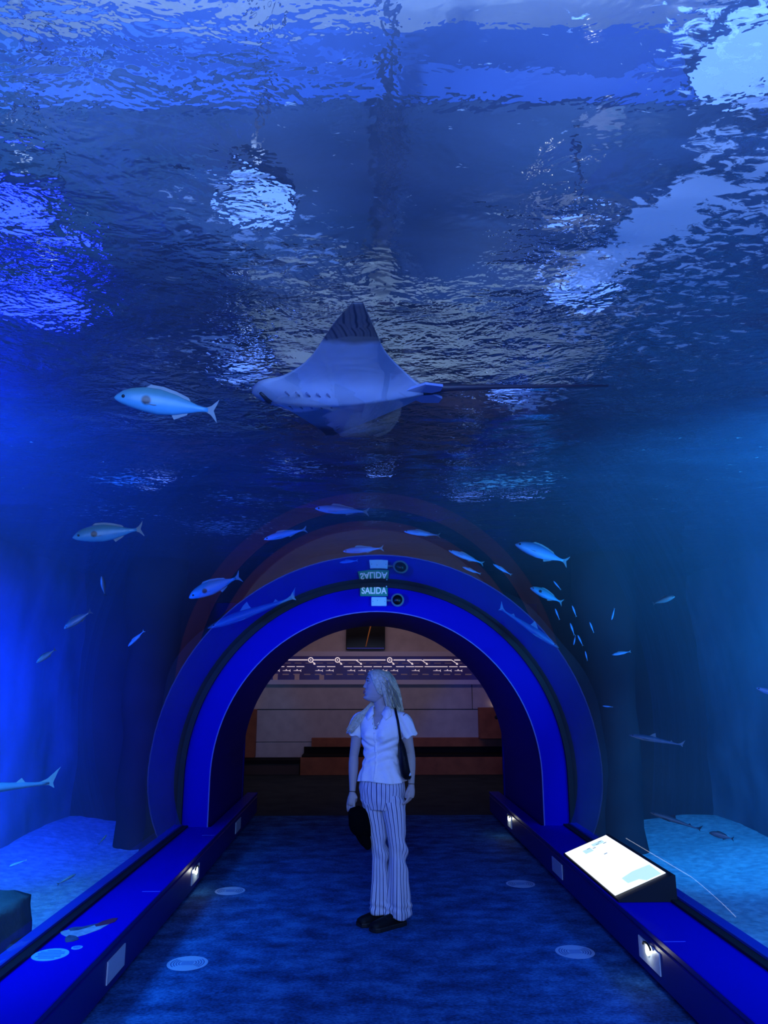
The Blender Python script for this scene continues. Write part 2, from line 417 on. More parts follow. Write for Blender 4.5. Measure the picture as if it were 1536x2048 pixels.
# concrete collar in the tank round the arch
b = arch_ring(R_T + .003, 2.24, YA + .01, YB + .05, bottom=.0)
def rough(b, amp, sc_, thr=None):
    for v in b.verts:
        if thr and not thr(v.co): continue
        n = noise.noise_vector(v.co * sc_)
        v.co += Vector(n) * amp
bmesh.ops.subdivide_edges(b, edges=b.edges[:], cuts=3, use_grid_fill=True)
rough(b, .10, 1.7, lambda c: math.hypot(c.x, c.z - ZC) > R_T + .15)
struct('wall_collar', b, M['collar'], 'rough concrete collar around the arch in the tank', True)

for s_, x0, x1, y0 in ((-1, -2.75, -2.25, 8.3), (1, 2.2, 2.75, 7.8)):
    b = bmesh.new(); tube(b, [((x0 + x1) / 2 + .02 * math.sin(k * 1.7), y0 + .3, -.4 + 3.5 * k / 12) for k in range(13)], [.26 + .015 * math.sin(k * 2.1) + .10 * (k / 12) ** 3 for k in range(13)], 24)
    rough(b, .035, 3)
    struct('wall_pillar', b, M['collar'], 'rough dark pillar in the tank on the %s side of the arch' % ('left' if s_ < 0 else 'right'), True)

# ------------------------------------------------------------------ tank: walls, sand, water surface
WL, WR, ZW, YT = -3.5, 3.9, 2.96, 9.58
def rock_wall(name, f, nu, nv, amp, label):
    b = bmesh.new()
    rows = []
    for j in range(nv + 1):
        row = []
        for i in range(nu + 1):
            p, nrm = f(i / nu, j / nv)
            h = noise.fractal(p * .9, 1.0, 2.0, 5) * amp + noise.noise(p * .35 + Vector((7, 3, 1))) * amp * 1.6
            row.append(p + nrm * h)
        rows.append(row)
    rings_mesh(b, rows, closed=False)
    return struct(name, b, M['rock'], label, True)
rock_wall('wall_left', lambda u, v: (Vector((WL - .15, Y0 + (YT + .05 - Y0) * u, -.4 + 3.45 * v)), Vector((1, 0, 0))), 150, 34, .07, 'rocky tank wall on the left')
rock_wall('wall_right', lambda u, v: (Vector((WR + .15, Y0 + (YT + .05 - Y0) * u, -.4 + 3.45 * v)), Vector((-1, 0, 0))), 150, 34, .10, 'rocky tank wall on the right')
b = bmesh.new(); box(b, -4.2, -2.1, YT, YT + .1, -.4, 5.1); box(b, 2.1, 4.5, YT, YT + .1, -.4, 5.1); box(b, -2.1, 2.1, YT, YT + .1, 2.6, 5.1)
struct('wall_back', b, M['collar'], 'far end wall of the tank')

def sand(name, x0, x1, y0, y1, label, f):
    b = bmesh.new(); nu, nv = 44, 200
    rows = [[Vector((x0 + (x1 - x0) * i / nu, y0 + (y1 - y0) * j / nv, 0)) for i in range(nu + 1)] for j in range(nv + 1)]
    for r in rows:
        for p in r: p.z = f(p)
    rings_mesh(b, rows, closed=False)
    o = obj(name, b, M['sand'], None, True)
    return tag(o, label, None, None, 'structure')
def fl(p):
    t = max(0, min(1, (-p.x - 2.7) / .8)); m = max(0, min(1, (p.y - 5.6) / .8))
    return -.06 + .07 * t * t + .06 * t * m + .03 * noise.noise(p * 1.3) + .008 * noise.noise(p * 9)
def fr(p):
    t = max(0, min(1, (p.x - 2.9) / .9))
    return -.06 + .10 * t + .03 * noise.noise(p * 1.1) + .008 * noise.noise(p * 9)
sand('sand_floor', -3.75, -R_T + .05, Y0, YT, 'pale sand bed left of the tunnel', fl)
sand('sand_floor', R_T - .05, 4.15, Y0, YT, 'pale sand bed right of the tunnel', fr)

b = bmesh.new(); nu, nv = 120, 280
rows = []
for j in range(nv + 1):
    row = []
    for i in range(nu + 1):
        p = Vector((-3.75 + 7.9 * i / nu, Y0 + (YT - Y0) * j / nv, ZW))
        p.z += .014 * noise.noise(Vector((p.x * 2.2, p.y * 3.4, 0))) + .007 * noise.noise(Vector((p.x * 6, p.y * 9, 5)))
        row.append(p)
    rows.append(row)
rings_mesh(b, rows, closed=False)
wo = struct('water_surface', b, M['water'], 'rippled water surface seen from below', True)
wo['kind'] = 'structure'

# the water itself: faint blue haze filling the tank round the tunnel
m = bpy.data.materials.new('tank_water_haze'); m.use_nodes = True; nt = m.node_tree; nt.nodes.clear()
out = nt.nodes.new('ShaderNodeOutputMaterial'); vs = nt.nodes.new('ShaderNodeVolumeScatter'); vs.inputs['Color'].default_value = (.55, .78, 1, 1)
vs.inputs['Density'].default_value = HAZE; vs.inputs['Anisotropy'].default_value = .2
nt.links.new(vs.outputs[0], out.inputs['Volume'])
prof = [(-3.7, -.35), (-R_T - .03, -.35)] + [(-x, z) for x, z in arc(R_T + .02, 40, AL, PI - AL)] + [(R_T + .03, -.35), (4.1, -.35), (4.1, 2.93), (-3.7, 2.93)]
b = bmesh.new(); prism(b, prof, 'y', Y0 + .05, YA + .3)
o = obj('water', b, m, None, False); o['kind'] = 'structure'; o['label'] = 'clear blue water filling the tank round the tunnel'

# room above the water
b = bmesh.new(); box(b, -4.2, 4.5, Y0, YT, 5.0, 5.15); struct('ceiling', b, M['concrete'], 'concrete roof above the tank')
b = bmesh.new(); box(b, -4.2, -4.0, Y0, YT, 3.05, 5.0); struct('wall_upper', b, M['duct'], 'dark wall above the left of the tank')
b = bmesh.new(); box(b, 4.3, 4.5, Y0, YT, 3.05, 5.0); struct('wall_upper', b, M['duct'], 'dark wall above the right of the tank')
b = bmesh.new(); box(b, -.0 + .10, 2.2, 3.72, 6.3, 4.7, 5.0); struct('trim_3', b, M['duct'], 'dark duct box over the right of the tank')
b = bmesh.new(); box(b, -2.8, -.10, 3.72, 6.2, 4.7, 5.0); struct('trim_4', b, M['duct'], 'dark duct box over the left of the tank')
b = bmesh.new(); box(b, -2.8, 2.4, 3.47, 3.69, 4.72, 5.0); struct('trim_5', b, M['bluebeam'], 'blue beam across the roof above the tank')
b = bmesh.new(); box(b, -3.9, -1.3, 6.3, 9.5, 4.7, 5.0); struct('trim_6', b, M['duct'], 'dark duct along the left of the roof')
b = bmesh.new(); box(b, 2.5, 4.2, 3.7, 9.5, 4.7, 5.0); struct('trim_7', b, M['duct'], 'dark duct along the right of the roof')
b = bmesh.new(); tube(b, [(-.02, 2.6, 4.6), (0.0, 4.7, 4.6)], .035, 12)
struct('trim_8', b, M['black'], 'dark pipe above the water at the top')

def pool_lamp(x, y, r, label, m='poollamp', z=3.75, up=50):
    y = y * 1.07; t = thing('pendant_lamp', label, 'lamp', (x, y, z), 'lamps hanging above the water')
    b = bmesh.new(); ellipsoid(b, (x, y, z + .06), (r * 1.15, r * 1.15, .11), 24, 12)
    for v in list(b.verts):
        if v.co.z < z + .02: v.co.z = z + .02
    obj('lamp_shade', b, M['black'], t)
    b = bmesh.new(); bmesh.ops.create_circle(b, cap_ends=True, segments=28, radius=r, matrix=Matrix.Translation((x, y, z)))
    obj('lens', b, M[m], t, False)
    d = bpy.data.lights.new('roof_fill', 'SPOT'); d.energy = up; d.color = (.62, .74, 1.0); d.spot_size = math.radians(150); d.spot_blend = .6; d.shadow_soft_size = .08  # added spot hidden by the shade, there to light the roof
    l = bpy.data.objects.new('roof_fill', d); COL.objects.link(l); l.parent = t; l.location = (0, 0, .22); l.rotation_euler = (PI, 0, 0)
    b = bmesh.new(); tube(b, [(x, y, z + .1), (x, y, 5.0)], .012, 6)
    obj('cord', b, M['black'], t)
for x, y, r, lab in [
        (1.30, 2.15, .22, 'round lamp above the water, glow at the top right corner'),
        (1.15, 3.70, .20, 'round lamp above the water, bright glow right of the dark roof duct'),
        (1.10, 5.60, .20, 'round lamp above the water, glow behind the tip of the ray tail'),
        (1.12, 8.20, .20, 'round lamp above the water, glow over the right shoulder of the arch'),
        (1.75, 8.10, .18, 'round lamp above the water, outermost glow near the right side of the arch'),
        (-2.60, 8.10, .18, 'round lamp above the water, faint glow on the far left'),
        (-1.03, 4.80, .19, 'round lamp above the water, glow in front of the ray nose'),
        (-.66, 3.00, .17, 'round lamp above the water, streaky glow high above the ray'),
        (.04, 7.30, .10, 'small round lamp above the water, faint glow under the ray body'),
        (-1.05, 8.2, .14, 'round lamp above the water, glow left of the arch top')]:
    pool_lamp(x, y, r, lab)
pool_lamp(-1.82, 3.05, .17, 'upper of two deep blue lamps added for spotlight sparkle on the water at the left edge', 'ledlamp', 3.7)  # two added lamps stand in for a blue spotlight's reflected sparkle
pool_lamp(-2.05, 3.85, .24, 'lower, larger of two deep blue lamps added for spotlight sparkle on the water at the left edge', 'ledlamp', 3.7)

# ------------------------------------------------------------------ room beyond the arch
b = bmesh.new(); box(b, -3.6, 3.6, YW, YW + .2, 0, 4.0); wf = struct('wall_far', b, M['wall'], 'dim beige wall of the room beyond the arch')
b = bmesh.new(); box(b, -3.6, 3.6, YW - .004, YW, 1.105, 1.12); box(b, -3.6, 3.6, YW - .004, YW, .52, .528); box(b, 1.93, 1.94, YW - .004, YW, 1.12, 1.6)
box(b, 1.7, 3.6, YW - .004, YW, 2.96, 2.97)
obj('panel_joint', b, M['black'], wf, False)
b = bmesh.new(); box(b, -3.6, -3.4, YB + .15, YW, 0, 4.0); struct('wall_side', b, M['wall'], 'left side wall of the room beyond the arch')
b = bmesh.new(); box(b, 3.4, 3.6, YB + .15, YW, 0, 4.0); struct('wall_side', b, M['wall'], 'right side wall of the room beyond the arch')
b = bmesh.new(); box(b, -3.6, 3.6, YB + .4, YW, 4.0, 4.1); struct('ceiling', b, M['wall'], 'ceiling of the room beyond the arch')
# front wall of that room, around the arch
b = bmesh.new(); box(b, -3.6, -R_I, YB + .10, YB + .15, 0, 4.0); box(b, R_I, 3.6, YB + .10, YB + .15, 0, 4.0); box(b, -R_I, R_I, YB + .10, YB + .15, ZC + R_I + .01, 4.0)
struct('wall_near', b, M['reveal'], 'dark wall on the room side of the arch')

# timeline board
t = thing('timeline_board', 'long dark purple wall board with glowing white timeline and tiny fish above the bench', 'display board', (0, YW - .02, 1.85))
b = bmesh.new(); box(b, -3.3, 3.3, YW - .06, YW, 1.66, 2.10, bev=.004); obj('backboard', b, M['panel'], t, False)
b = bmesh.new(); box(b, -3.3, 3.3, YW - .075, YW, 2.10, 2.19); box(b, -3.3, 3.3, YW - .075, YW, 1.575, 1.66); obj('rail', b, M['wallpale'], t, False)
yb = YW - .066
def seg(b, x0, x1, z, h=.012): box(b, x0, x1, yb - .004, yb + .004, z - h / 2, z + h / 2)
ZL = 2.03
b = bmesh.new()
for x0, x1 in [(-2.6, -1.21), (-1.1, -.70), (-.58, -.24), (-.22, .28), (.43, .66), (.70, .98), (1.0, 1.55), (1.6, 1.82), (1.88, 2.1), (2.2, 3.2)]:
    seg(b, x0, x1, ZL, .018)
nodes = [(-1.15, 1), (-.64, 1), (.36, 1), (-.26, 0), (.72, 0), (1.0, 0), (1.58, 0), (1.84, 0), (2.12, 0)]
for x, ring in nodes:
    if ring:
        tube(b, [Vector((x + .043 * math.cos(a), yb, ZL + .043 * math.sin(a))) for a in [2 * PI * k / 20 for k in range(21)]], .009, 6)
        ellipsoid(b, (x, yb, ZL), (.014, .006, .014), 8, 6)
        s0 = Vector((x + .03, yb, ZL - .03))
    else:
        s0 = Vector((x - .03, yb, ZL))
    tube(b, [s0, Vector((x + .09, yb, ZL - .085))], .007, 6)
    ellipsoid(b, (x + .07, yb, ZL - .07), (.02, .006, .02), 10, 6)
    for q in range(2 + (not ring)):
        x0 = x + .12 + q * .19
        if x0 > 3.0: continue
        seg(b, x0, x0 + .16, ZL - .125, .013)
for x0 in (-2.4, -2.2, -2.0, -1.8, -1.6, -1.42): seg(b, x0, x0 + .15, ZL - .125, .012)
obj('glowing_lines', b, M['glow'], t, False)
def mini(x, z, l, sh=False):
    b = bmesh.new()
    tube(b, [Vector((x, yb, z)), Vector((x + l * .3, yb, z)), Vector((x + l * .75, yb, z)), Vector((x + l * .85, yb, z))], [(.002, .002), (l * .09, .004), (l * .05, .004), (.004, .004)], 8)
    prism(b, [(x + l * .82, z), (x + l, z + l * .16), (x + l * .95, z), (x + l, z - l * .16)], 'y', yb - .003, yb + .003)
    prism(b, [(x + l * .35, z + l * .06), (x + l * .5, z + l * .18), (x + l * .55, z + l * .05)], 'y', yb - .003, yb + .003)
    obj('fish_silhouette', b, M['glow'], t, False)
x = -2.5
k = 0
while x < 2.9:
    if not any(abs(x + .08 - n) < .07 for n, r in nodes): mini(x, ZL - .20, .15)
    x += .205; k += 1
b = bmesh.new()
x = -2.5
while x < 2.9:
    seg(b, x, x + .12, ZL - .27, .02); seg(b, x + .02, x + .15, ZL - .06, .012); x += .205
for x in (-2.05, -1.86, -1.45, -.98): box(b, x, x + .09, yb, yb + .003, ZL - .42, ZL - .28)
obj('caption_print', b, M['glow_dim'], t, False)['kind'] = 'stuff'

t = thing('wall_screen', 'black wall screen with a thin orange streak above the timeline board', 'screen', (-.1, YW, 2.6))
b = bmesh.new(); box(b, -.48, .27, YW - .09, YW - .03, 2.22, 3.3, bev=.006); obj('frame', b, M['screen'], t, False)
b = bmesh.new(); tube(b, [(-.10, YW - .095, 2.28), (-.05, YW - .095, 2.5), (.01, YW - .095, 2.75), (.05, YW - .095, 2.95)], [.006, .01, .013, .012], 6)
obj('orange_line', b, M['glow_orange'], t)
b = bmesh.new(); box(b, -.46, .25, YW - .094, YW - .09, 2.24, 2.26); obj('bezel_edge', b, M['trimline2'], t, False)

t = thing('wooden_bench', 'long orange wood bench with dark seat recess against the beige wall', 'bench', (.6, YW - .3, 0))
b = bmesh.new(); box(b, -1.26, 3.0, YW - .62, YW - .58, 0.0, .30, bev=.004); obj('front_panel', b, M['wood'], t, False)
b = bmesh.new(); box(b, -1.24, 3.0, YW - .58, YW - .01, .27, .33); obj('seat', b, M['bench_black'], t, False)
b = bmesh.new(); box(b, -1.10, 3.0, YW - .10, YW - .01, .44, .60, bev=.004); obj('backrest', b, M['wood'], t, False)
b = bmesh.new(); box(b, -1.24, 3.0, YW - .06, YW - .01, .33, .44); obj('recess', b, M['bench_black'], t, False)
t = thing('wooden_end_block', 'tall reddish wood end block at the right end of the bench', 'wood block', (2.4, YW - .4, 0))
b = bmesh.new(); box(b, 2.02, 3.0, YW - .35, YW - .11, .60, 1.15, bev=.004); obj('body', b, M['wood'], t, False)
b = bmesh.new(); ellipsoid(b, (2.33, YW - .352, .98), (.035, .008, .035)); obj('socket', b, M['black'], t)
b = bmesh.new(); box(b, -2.42, -2.14, YW - .16, YW - .005, .26, 1.12, bev=.004)
tag(obj('wooden_post', b, M['wood'], None, False), 'orange wood post standing left against the beige wall', 'post')
t = thing('dark_bench', 'low dark brown bench at the foot of the left wall', 'bench', (-2.2, YW - .3, 0))
b = bmesh.new(); box(b, -3.3, -1.28, YW - .55, YW - .06, 0.0, .19, bev=.004); obj('body', b, M['darkwood'], t, False)
b = bmesh.new(); box(b, -3.3, -1.28, YW - .57, YW - .06, .19, .255, bev=.004); obj('seat', b, M['bench_black'], t, False)
for s in (-1, 1):
    t = thing('wall_lamp', 'small warm wall lamp glowing at the %s edge of the arch opening' % ('left' if s < 0 else 'right'), 'lamp', (s * 2.38 + .02, YW - .04, 1.14), 'warm wall lamps beyond the arch')
    x = s * 2.38 + .02
    b = bmesh.new(); box(b, x - .06, x + .06, YW - .08, YW - .005, 1.125, 1.15, bev=.004); obj('housing', b, M['grey'], t, False)
    b = bmesh.new(); box(b, x - .05, x + .05, YW - .07, YW - .015, 1.151, 1.156)
    obj('lens', b, mat('wall_lamp_lens', (1, .8, .4), emis=(1, .72, .35), estr=14), t, False)

# ------------------------------------------------------------------ fittings on the arch
t = thing('exit_sign', 'green exit sign with white lettering at the top of the blue arch', 'sign', (-.04, YA - .02, 2.50))
b = bmesh.new(); box(b, -.175, .105, YA - .03, YA - .008, 2.455, 2.565, bev=.003); obj('board', b, M['green'], t, False)
cu = bpy.data.curves.new('lettering', 'FONT'); cu.body = 'SALIDA'; cu.size = .092; cu.extrude = .002; cu.offset = .0022
cu.align_x = 'CENTER'; cu.align_y = 'CENTER'; cu.space_character = 1.02
tmp = bpy.data.objects.new('lettering_curve', cu); COL.objects.link(tmp); bpy.context.view_layer.update()
lm = bpy.data.meshes.new_from_object(tmp.evaluated_get(bpy.context.evaluated_depsgraph_get())); bpy.data.objects.remove(tmp)
lm.materials.clear(); lm.materials.append(M['letter'])
o = bpy.data.objects.new('lettering', lm); COL.objects.link(o); o.parent = t
o.rotation_euler = (PI / 2, 0, 0); o.location = (-.035 + .04, -.033 + .02, 2.508 - 2.50); o.scale = (.82, 1, 1)
b = bmesh.new(); ellipsoid(b, (.092, YA - .034, 2.553), (.007, .005, .007), 10, 6); obj('screw', b, M['white'], t)
t = thing('junction_box', 'small white rectangular box under the green exit sign', 'box', (.025, YA - .02, 2.40))
b = bmesh.new(); box(b, -.062, .092, YA - .05, YA - .006, 2.355, 2.445, bev=.006); obj('cover', b, M['white'], t, False)
for x, z in ((-.045, 2.40), (.075, 2.40), (0, 2.41)):
    b = bmesh.new(); ellipsoid(b, (x, YA - .051, z), (.004, .003, .004), 8, 6); obj('screw', b, M['grey'], t)
t = thing('round_loudspeaker', 'round grey loudspeaker on a short arm beside the white box', 'loudspeaker', (.2, YA - .03, 2.41))
b = bmesh.new(); tube(b, [(.2, YA - .006, 2.415), (.2, YA - .05, 2.413), (.2, YA - .09, 2.41)], [.045, .06, .066], 32); obj('housing', b, M['grey'], t)
b = bmesh.new(); tube(b, [(.2, YA - .088, 2.412), (.2, YA - .098, 2.412)], [.05, .048], 32); obj('grille', b, M['screen'], t)
b = bmesh.new(); tube(b, [(.09, YA - .03, 2.414), (.15, YA - .03, 2.409)], [.011, .012], 10); obj('arm', b, M['grey'], t)

# ------------------------------------------------------------------ step lights, decals, info panel
def step_light(side, y0, y1, lit, label, z0=.085, z1=.195):
    s = side; x = s * LX; yc = (y0 + y1) / 2
    t = thing('step_light', label, 'step light', (x, yc, z0), 'square step lights in the ledges')
    b = bmesh.new(); box(b, x - .006 * (s > 0) - .000, x + .006 * (s < 0), y0, y1, z0, z1); obj('plate', b, M['steel'], t, False)
    if lit:
        b = bmesh.new()
        c = Vector((x - s * .012, yc, z1 - .030))
        ellipsoid(b, c, (.008, .026, .030), 14, 10)
        obj('lens', b, M['lampglow'], t)
        b = bmesh.new()
        tube(b, [Vector((x - s * .014, yc + .055 * math.cos(a), z1 - .018 + .022 * math.sin(a))) for a in [PI * k / 12 for k in range(13)]], .006, 6)
        obj('hood', b, M['black'], t)
        d = bpy.data.lights.new('step_light_bulb', 'POINT'); d.energy = .30; d.color = (1, 1, .85); d.shadow_soft_size = .01
        l = bpy.data.objects.new('bulb', d); COL.objects.link(l); l.parent = t; l.location = (-s * .035, 0, z1 - z0 - .03)
step_light(-1, 6.27, 6.53, True, 'lit square step light in the left ledge face')
step_light(-1, 4.33, 4.62, False, 'unlit steel step light in the left ledge, nearest to the floor decal')
step_light(-1, 8.30, 8.62, False, 'small unlit step light in the left ledge under the arch')
step_light(1, 4.36, 4.67, True, 'lit square step light in the right ledge below the glowing info panel', .09, .2)
step_light(1, 6.37, 6.69, False, 'unlit dark step light in the right ledge face')
step_light(1, 8.45, 8.68, True, 'small bright step light in the right ledge under the arch', .09, .21)

for n, (x, y, lab) in enumerate([(-1.153, 4.894, 'round pale floor decal nearest on the left of the walkway'), (-1.177, 6.463, 'round pale floor decal farther back on the left'),
                                 (1.157, 6.614, 'round pale floor decal farther back on the right'), (1.166, 5.026, 'round pale floor decal nearest on the right of the walkway')]):
    t = thing('floor_decal', lab, 'floor decal', (x, y, 0), 'round decals on the tunnel floor')
    b = bmesh.new(); tube(b, [(x, y, .0005), (x, y, .002)], .118, 40); obj('disc', b, M['disc'], t, False)
    b = bmesh.new()
    for r in (.05, .065, .08, .095):
        for a0 in (-.7, PI - .7):
            p = [Vector((x + r * math.cos(a0 + 1.4 * k / 10), y + r * math.sin(a0 + 1.4 * k / 10), .0025)) for k in range(11)]
            tube(b, p, [(.0035, .001)] * 11, 6)
    for k in range(5): box(b, x - .035, x + .035, y - .03 + .014 * k, y - .025 + .014 * k, .002, .003)
    obj('print', b, M['disc_dark'], t, False)

def ledge_disc(x, y, r, label):
    t = thing('ledge_decal', label, 'decal', (x, y, LZ), 'round pale decals on the left ledge')
    b = bmesh.new(); tube(b, [(x, y, LZ + .0005), (x, y, LZ + .002)], r, 32); obj('disc', b, M['dot'], t, False)
    b = bmesh.new()
    for k in range(6):
        z = -r * .6 + r * 1.2 * k / 5; w = r * (.75 - .05 * (k % 3))
        if abs(z) > r * .55: w *= .6
        box(b, x - w, x + w, y + z - r * .045, y + z + r * .045, LZ + .002, LZ + .003)
    obj('print', b, M['dot_print'], t, False)
ledge_disc(-1.69, 4.19, .088, 'larger round pale decal with lines of print on the left ledge')
ledge_disc(-1.595, 4.29, .028, 'tiny round pale decal beside the larger one on the left ledge')

# fish picture decal on the left ledge
t = thing('fish_decal', 'fish picture decal in grey and dark red on the left ledge', 'decal', (-1.66, 4.6, LZ))
M['dec_grey'] = mat('fish_decal_grey', (.22, .24, .36), .6, .2, noise_s=25, noise_c=(.34, .38, .50))
M['dec_dark'] = mat('fish_decal_dark', (.03, .04, .09), .6, .2, noise_s=30, noise_c=(.08, .10, .16))
M['dec_red'] = mat('fish_decal_red', (.20, .02, .05), .6, .2, noise_s=25, noise_c=(.08, .02, .05))
def LP(u, v):  # local picture axes: u along the fish (tail to mouth), v across
    a = Vector((-1.745, 4.43)); d = Vector((.205, .35)).normalized(); n = Vector((-d.y, d.x))
    q = a + d * u * .98 + n * v * 1.7
    return (q.x, q.y)
b = bmesh.new(); prism(b, [LP(*p) for p in [(.05, -.035), (.12, -.042), (.22, -.040), (.32, -.02), (.40, .0), (.36, .012), (.28, .015), (.2, .02), (.13, .045), (.085, .055), (.06, .03), (.045, 0)]], 'z', LZ + .0005, LZ + .002); obj('body', b, M['dec_grey'], t, False)
b = bmesh.new(); prism(b, [LP(*p) for p in [(-.02, -.05), (.01, -.062), (.05, -.06), (.075, -.03), (.07, 0), (.03, -.012), (.0, -.03)]], 'z', LZ + .0008, LZ + .0026)
prism(b, [LP(*p) for p in [(.12, .03), (.14, .055), (.18, .05), (.2, .03), (.26, .02), (.3, .012), (.22, .008), (.15, .012)]], 'z', LZ + .0008, LZ + .0026); obj('tail_and_fin', b, M['dec_dark'], t, False)
b = bmesh.new(); prism(b, [LP(*p) for p in [(.24, -.008), (.30, -.022), (.36, -.02), (.415, .002), (.40, .016), (.33, .02), (.26, .012)]], 'z', LZ + .0008, LZ + .0024); obj('head', b, M['dec_red'], t, False)

# glowing information panel on the right ledge
t = thing('info_panel', 'tilted white glowing information screen in a black frame on the right ledge', 'information screen', (1.7, 6.0, LZ))
# corner points of the tilted top, walkway side low, glass side high
A = Vector((1.455, 6.30, .285)); Bq = Vector((1.455, 5.05, .285)); Cq = Vector((1.80, 5.05, .42)); Dq = Vector((1.80, 6.30, .42))
b = bmesh.new()
prism(b, [(1.452, .277), (1.452, .29), (1.80, .43), (1.82, .43), (1.82, .277)], 'y', 5.02, 6.33)
obj('frame', b, M['black'], t, False)
def IP(u, v, h=.0):  # u across (walkway to glass), v along (far to near)
    p = A + (Dq - A) * u + (Bq - A) * v
    return p + Vector((-.365, 0, .93)) * (.016 + h)
def quad(b, pts):
    top = [b.verts.new(p) for p in pts]; bot = [b.verts.new(p - Vector((-.365, 0, .93)) * .004) for p in pts]
    b.faces.new(top); b.faces.new(bot[::-1]); n = len(pts)
    for k in range(n): b.faces.new((top[k], bot[k], bot[(k + 1) % n], top[(k + 1) % n]))
b = bmesh.new(); quad(b, [IP(.01, .01), IP(.01, .97), IP(.97, .97), IP(.97, .01)]); obj('display', b, M['screenwhite'], t, False)
b = bmesh.new()
quad(b, [IP(.35, .80, .001), IP(.35, .90, .001), IP(.55, .91, .001), IP(.62, .965, .001), IP(.9, .965, .001), IP(.93, .78, .001), IP(.6, .77, .001)])
quad(b, [IP(.55, .07, .001), IP(.55, .13, .001), IP(.8, .13, .001), IP(.8, .07, .001)])
quad(b, [IP(.30, .12, .001), IP(.30, .2, .001), IP(.48, .2, .001), IP(.48, .12, .001)])
obj('print', b, M['teal'], t, False)
b = bmesh.new()
for u, v in ((.7, .08), (.62, .11), (.75, .14), (.5, .15), (.55, .33), (.4, .12)): quad(b, [IP(u, v, .002), IP(u, v + .012, .002), IP(u + .07, v + .012, .002), IP(u + .07, v, .002)])
obj('text_print', b, M['teal_dark'], t, False)['kind'] = 'stuff'

# ------------------------------------------------------------------ boulder
b = bmesh.new(); bmesh.ops.create_cube(b, size=1.0); bmesh.ops.subdivide_edges(b, edges=b.edges[:], cuts=14, use_grid_fill=True)
for v in b.verts:
    c = v.co.copy(); r = c.normalized() * .62
    c = c * .72 + r * .28
    c += Vector(noise.noise_vector(c * 2.5)) * .06 + Vector(noise.noise_vector(c * 9)) * .015
    v.co = Vector((c.x * .62, c.y * .8, c.z * .80)) + Vector((-2.33, 4.42, .04))
tag(obj('boulder', b, M['boulder'], None, True), 'dark squarish boulder on the sand at the lower left', 'rock')

# ------------------------------------------------------------------ fish
def fish_mat(name, back, belly, spots=(), zsplit=0.0, soft=.25):
    """real fish colouring in the fish's own frame (x along body 0..1, z up), dark blotches at given spots"""
    m = bpy.data.materials.new(name); m.use_nodes = True
    nt = m.node_tree; b = nt.nodes['Principled BSDF']; L = nt.links.new
    b.inputs['Roughness'].default_value = .38; b.inputs['Specular IOR Level'].default_value = .5
    tc = nt.nodes.new('ShaderNodeTexCoord'); sp = nt.nodes.new('ShaderNodeSeparateXYZ'); L(tc.outputs['Object'], sp.inputs[0])
    mr = nt.nodes.new('ShaderNodeMapRange'); mr.inputs['From Min'].default_value = zsplit - .03; mr.inputs['From Max'].default_value = zsplit + .10
    L(sp.outputs['Z'], mr.inputs[0])
    mx = nt.nodes.new('ShaderNodeMixRGB'); mx.inputs[1].default_value = (*belly, 1); mx.inputs[2].default_value = (*back, 1)
    L(mr.outputs[0], mx.inputs[0]); last = mx
    for (sx, sz, r) in spots:
        cb = nt.nodes.new('ShaderNodeCombineXYZ'); L(sp.outputs['X'], cb.inputs[0]); L(sp.outputs['Z'], cb.inputs[2])
        vm = nt.nodes.new('ShaderNodeVectorMath'); vm.operation = 'DISTANCE'; vm.inputs[1].default_value = (sx, 0, sz); L(cb.outputs[0], vm.inputs[0])
        r2 = nt.nodes.new('ShaderNodeMapRange'); r2.inputs['From Min'].default_value = r * .75; r2.inputs['From Max'].default_value = r * 1.25
        r2.inputs['To Min'].default_value = 1; r2.inputs['To Max'].default_value = 0; L(vm.outputs['Value'], r2.inputs[0])
        m2 = nt.nodes.new('ShaderNodeMixRGB'); m2.inputs[2].default_value = (.01, .02, .03, 1); L(last.outputs[0], m2.inputs[1]); L(r2.outputs[0], m2.inputs[0]); last = m2
    L(last.outputs[0], b.inputs['Base Color'])
    return m
M['bream'] = fish_mat('two_spot_bream_skin', (.10, .28, .32), (.10, .42, .72), [(.30, .012, .045)])
M['silver'] = fish_mat('silver_fish_skin', (.06, .18, .36), (.22, .50, .88))
M['darkfish'] = fish_mat('dark_fish_skin', (.05, .07, .08), (.14, .18, .20))
M['shark'] = fish_mat('shark_skin', (.06, .12, .20), (.14, .26, .40))
M['eye'] = mat('fish_eye', (.01, .012, .015), .15, .6)
M['fin'] = mat('fish_fin', (.25, .32, .36), .5, .3)
M['darkfin'] = mat('dark_fish_fin', (.03, .05, .06), .5, .3)

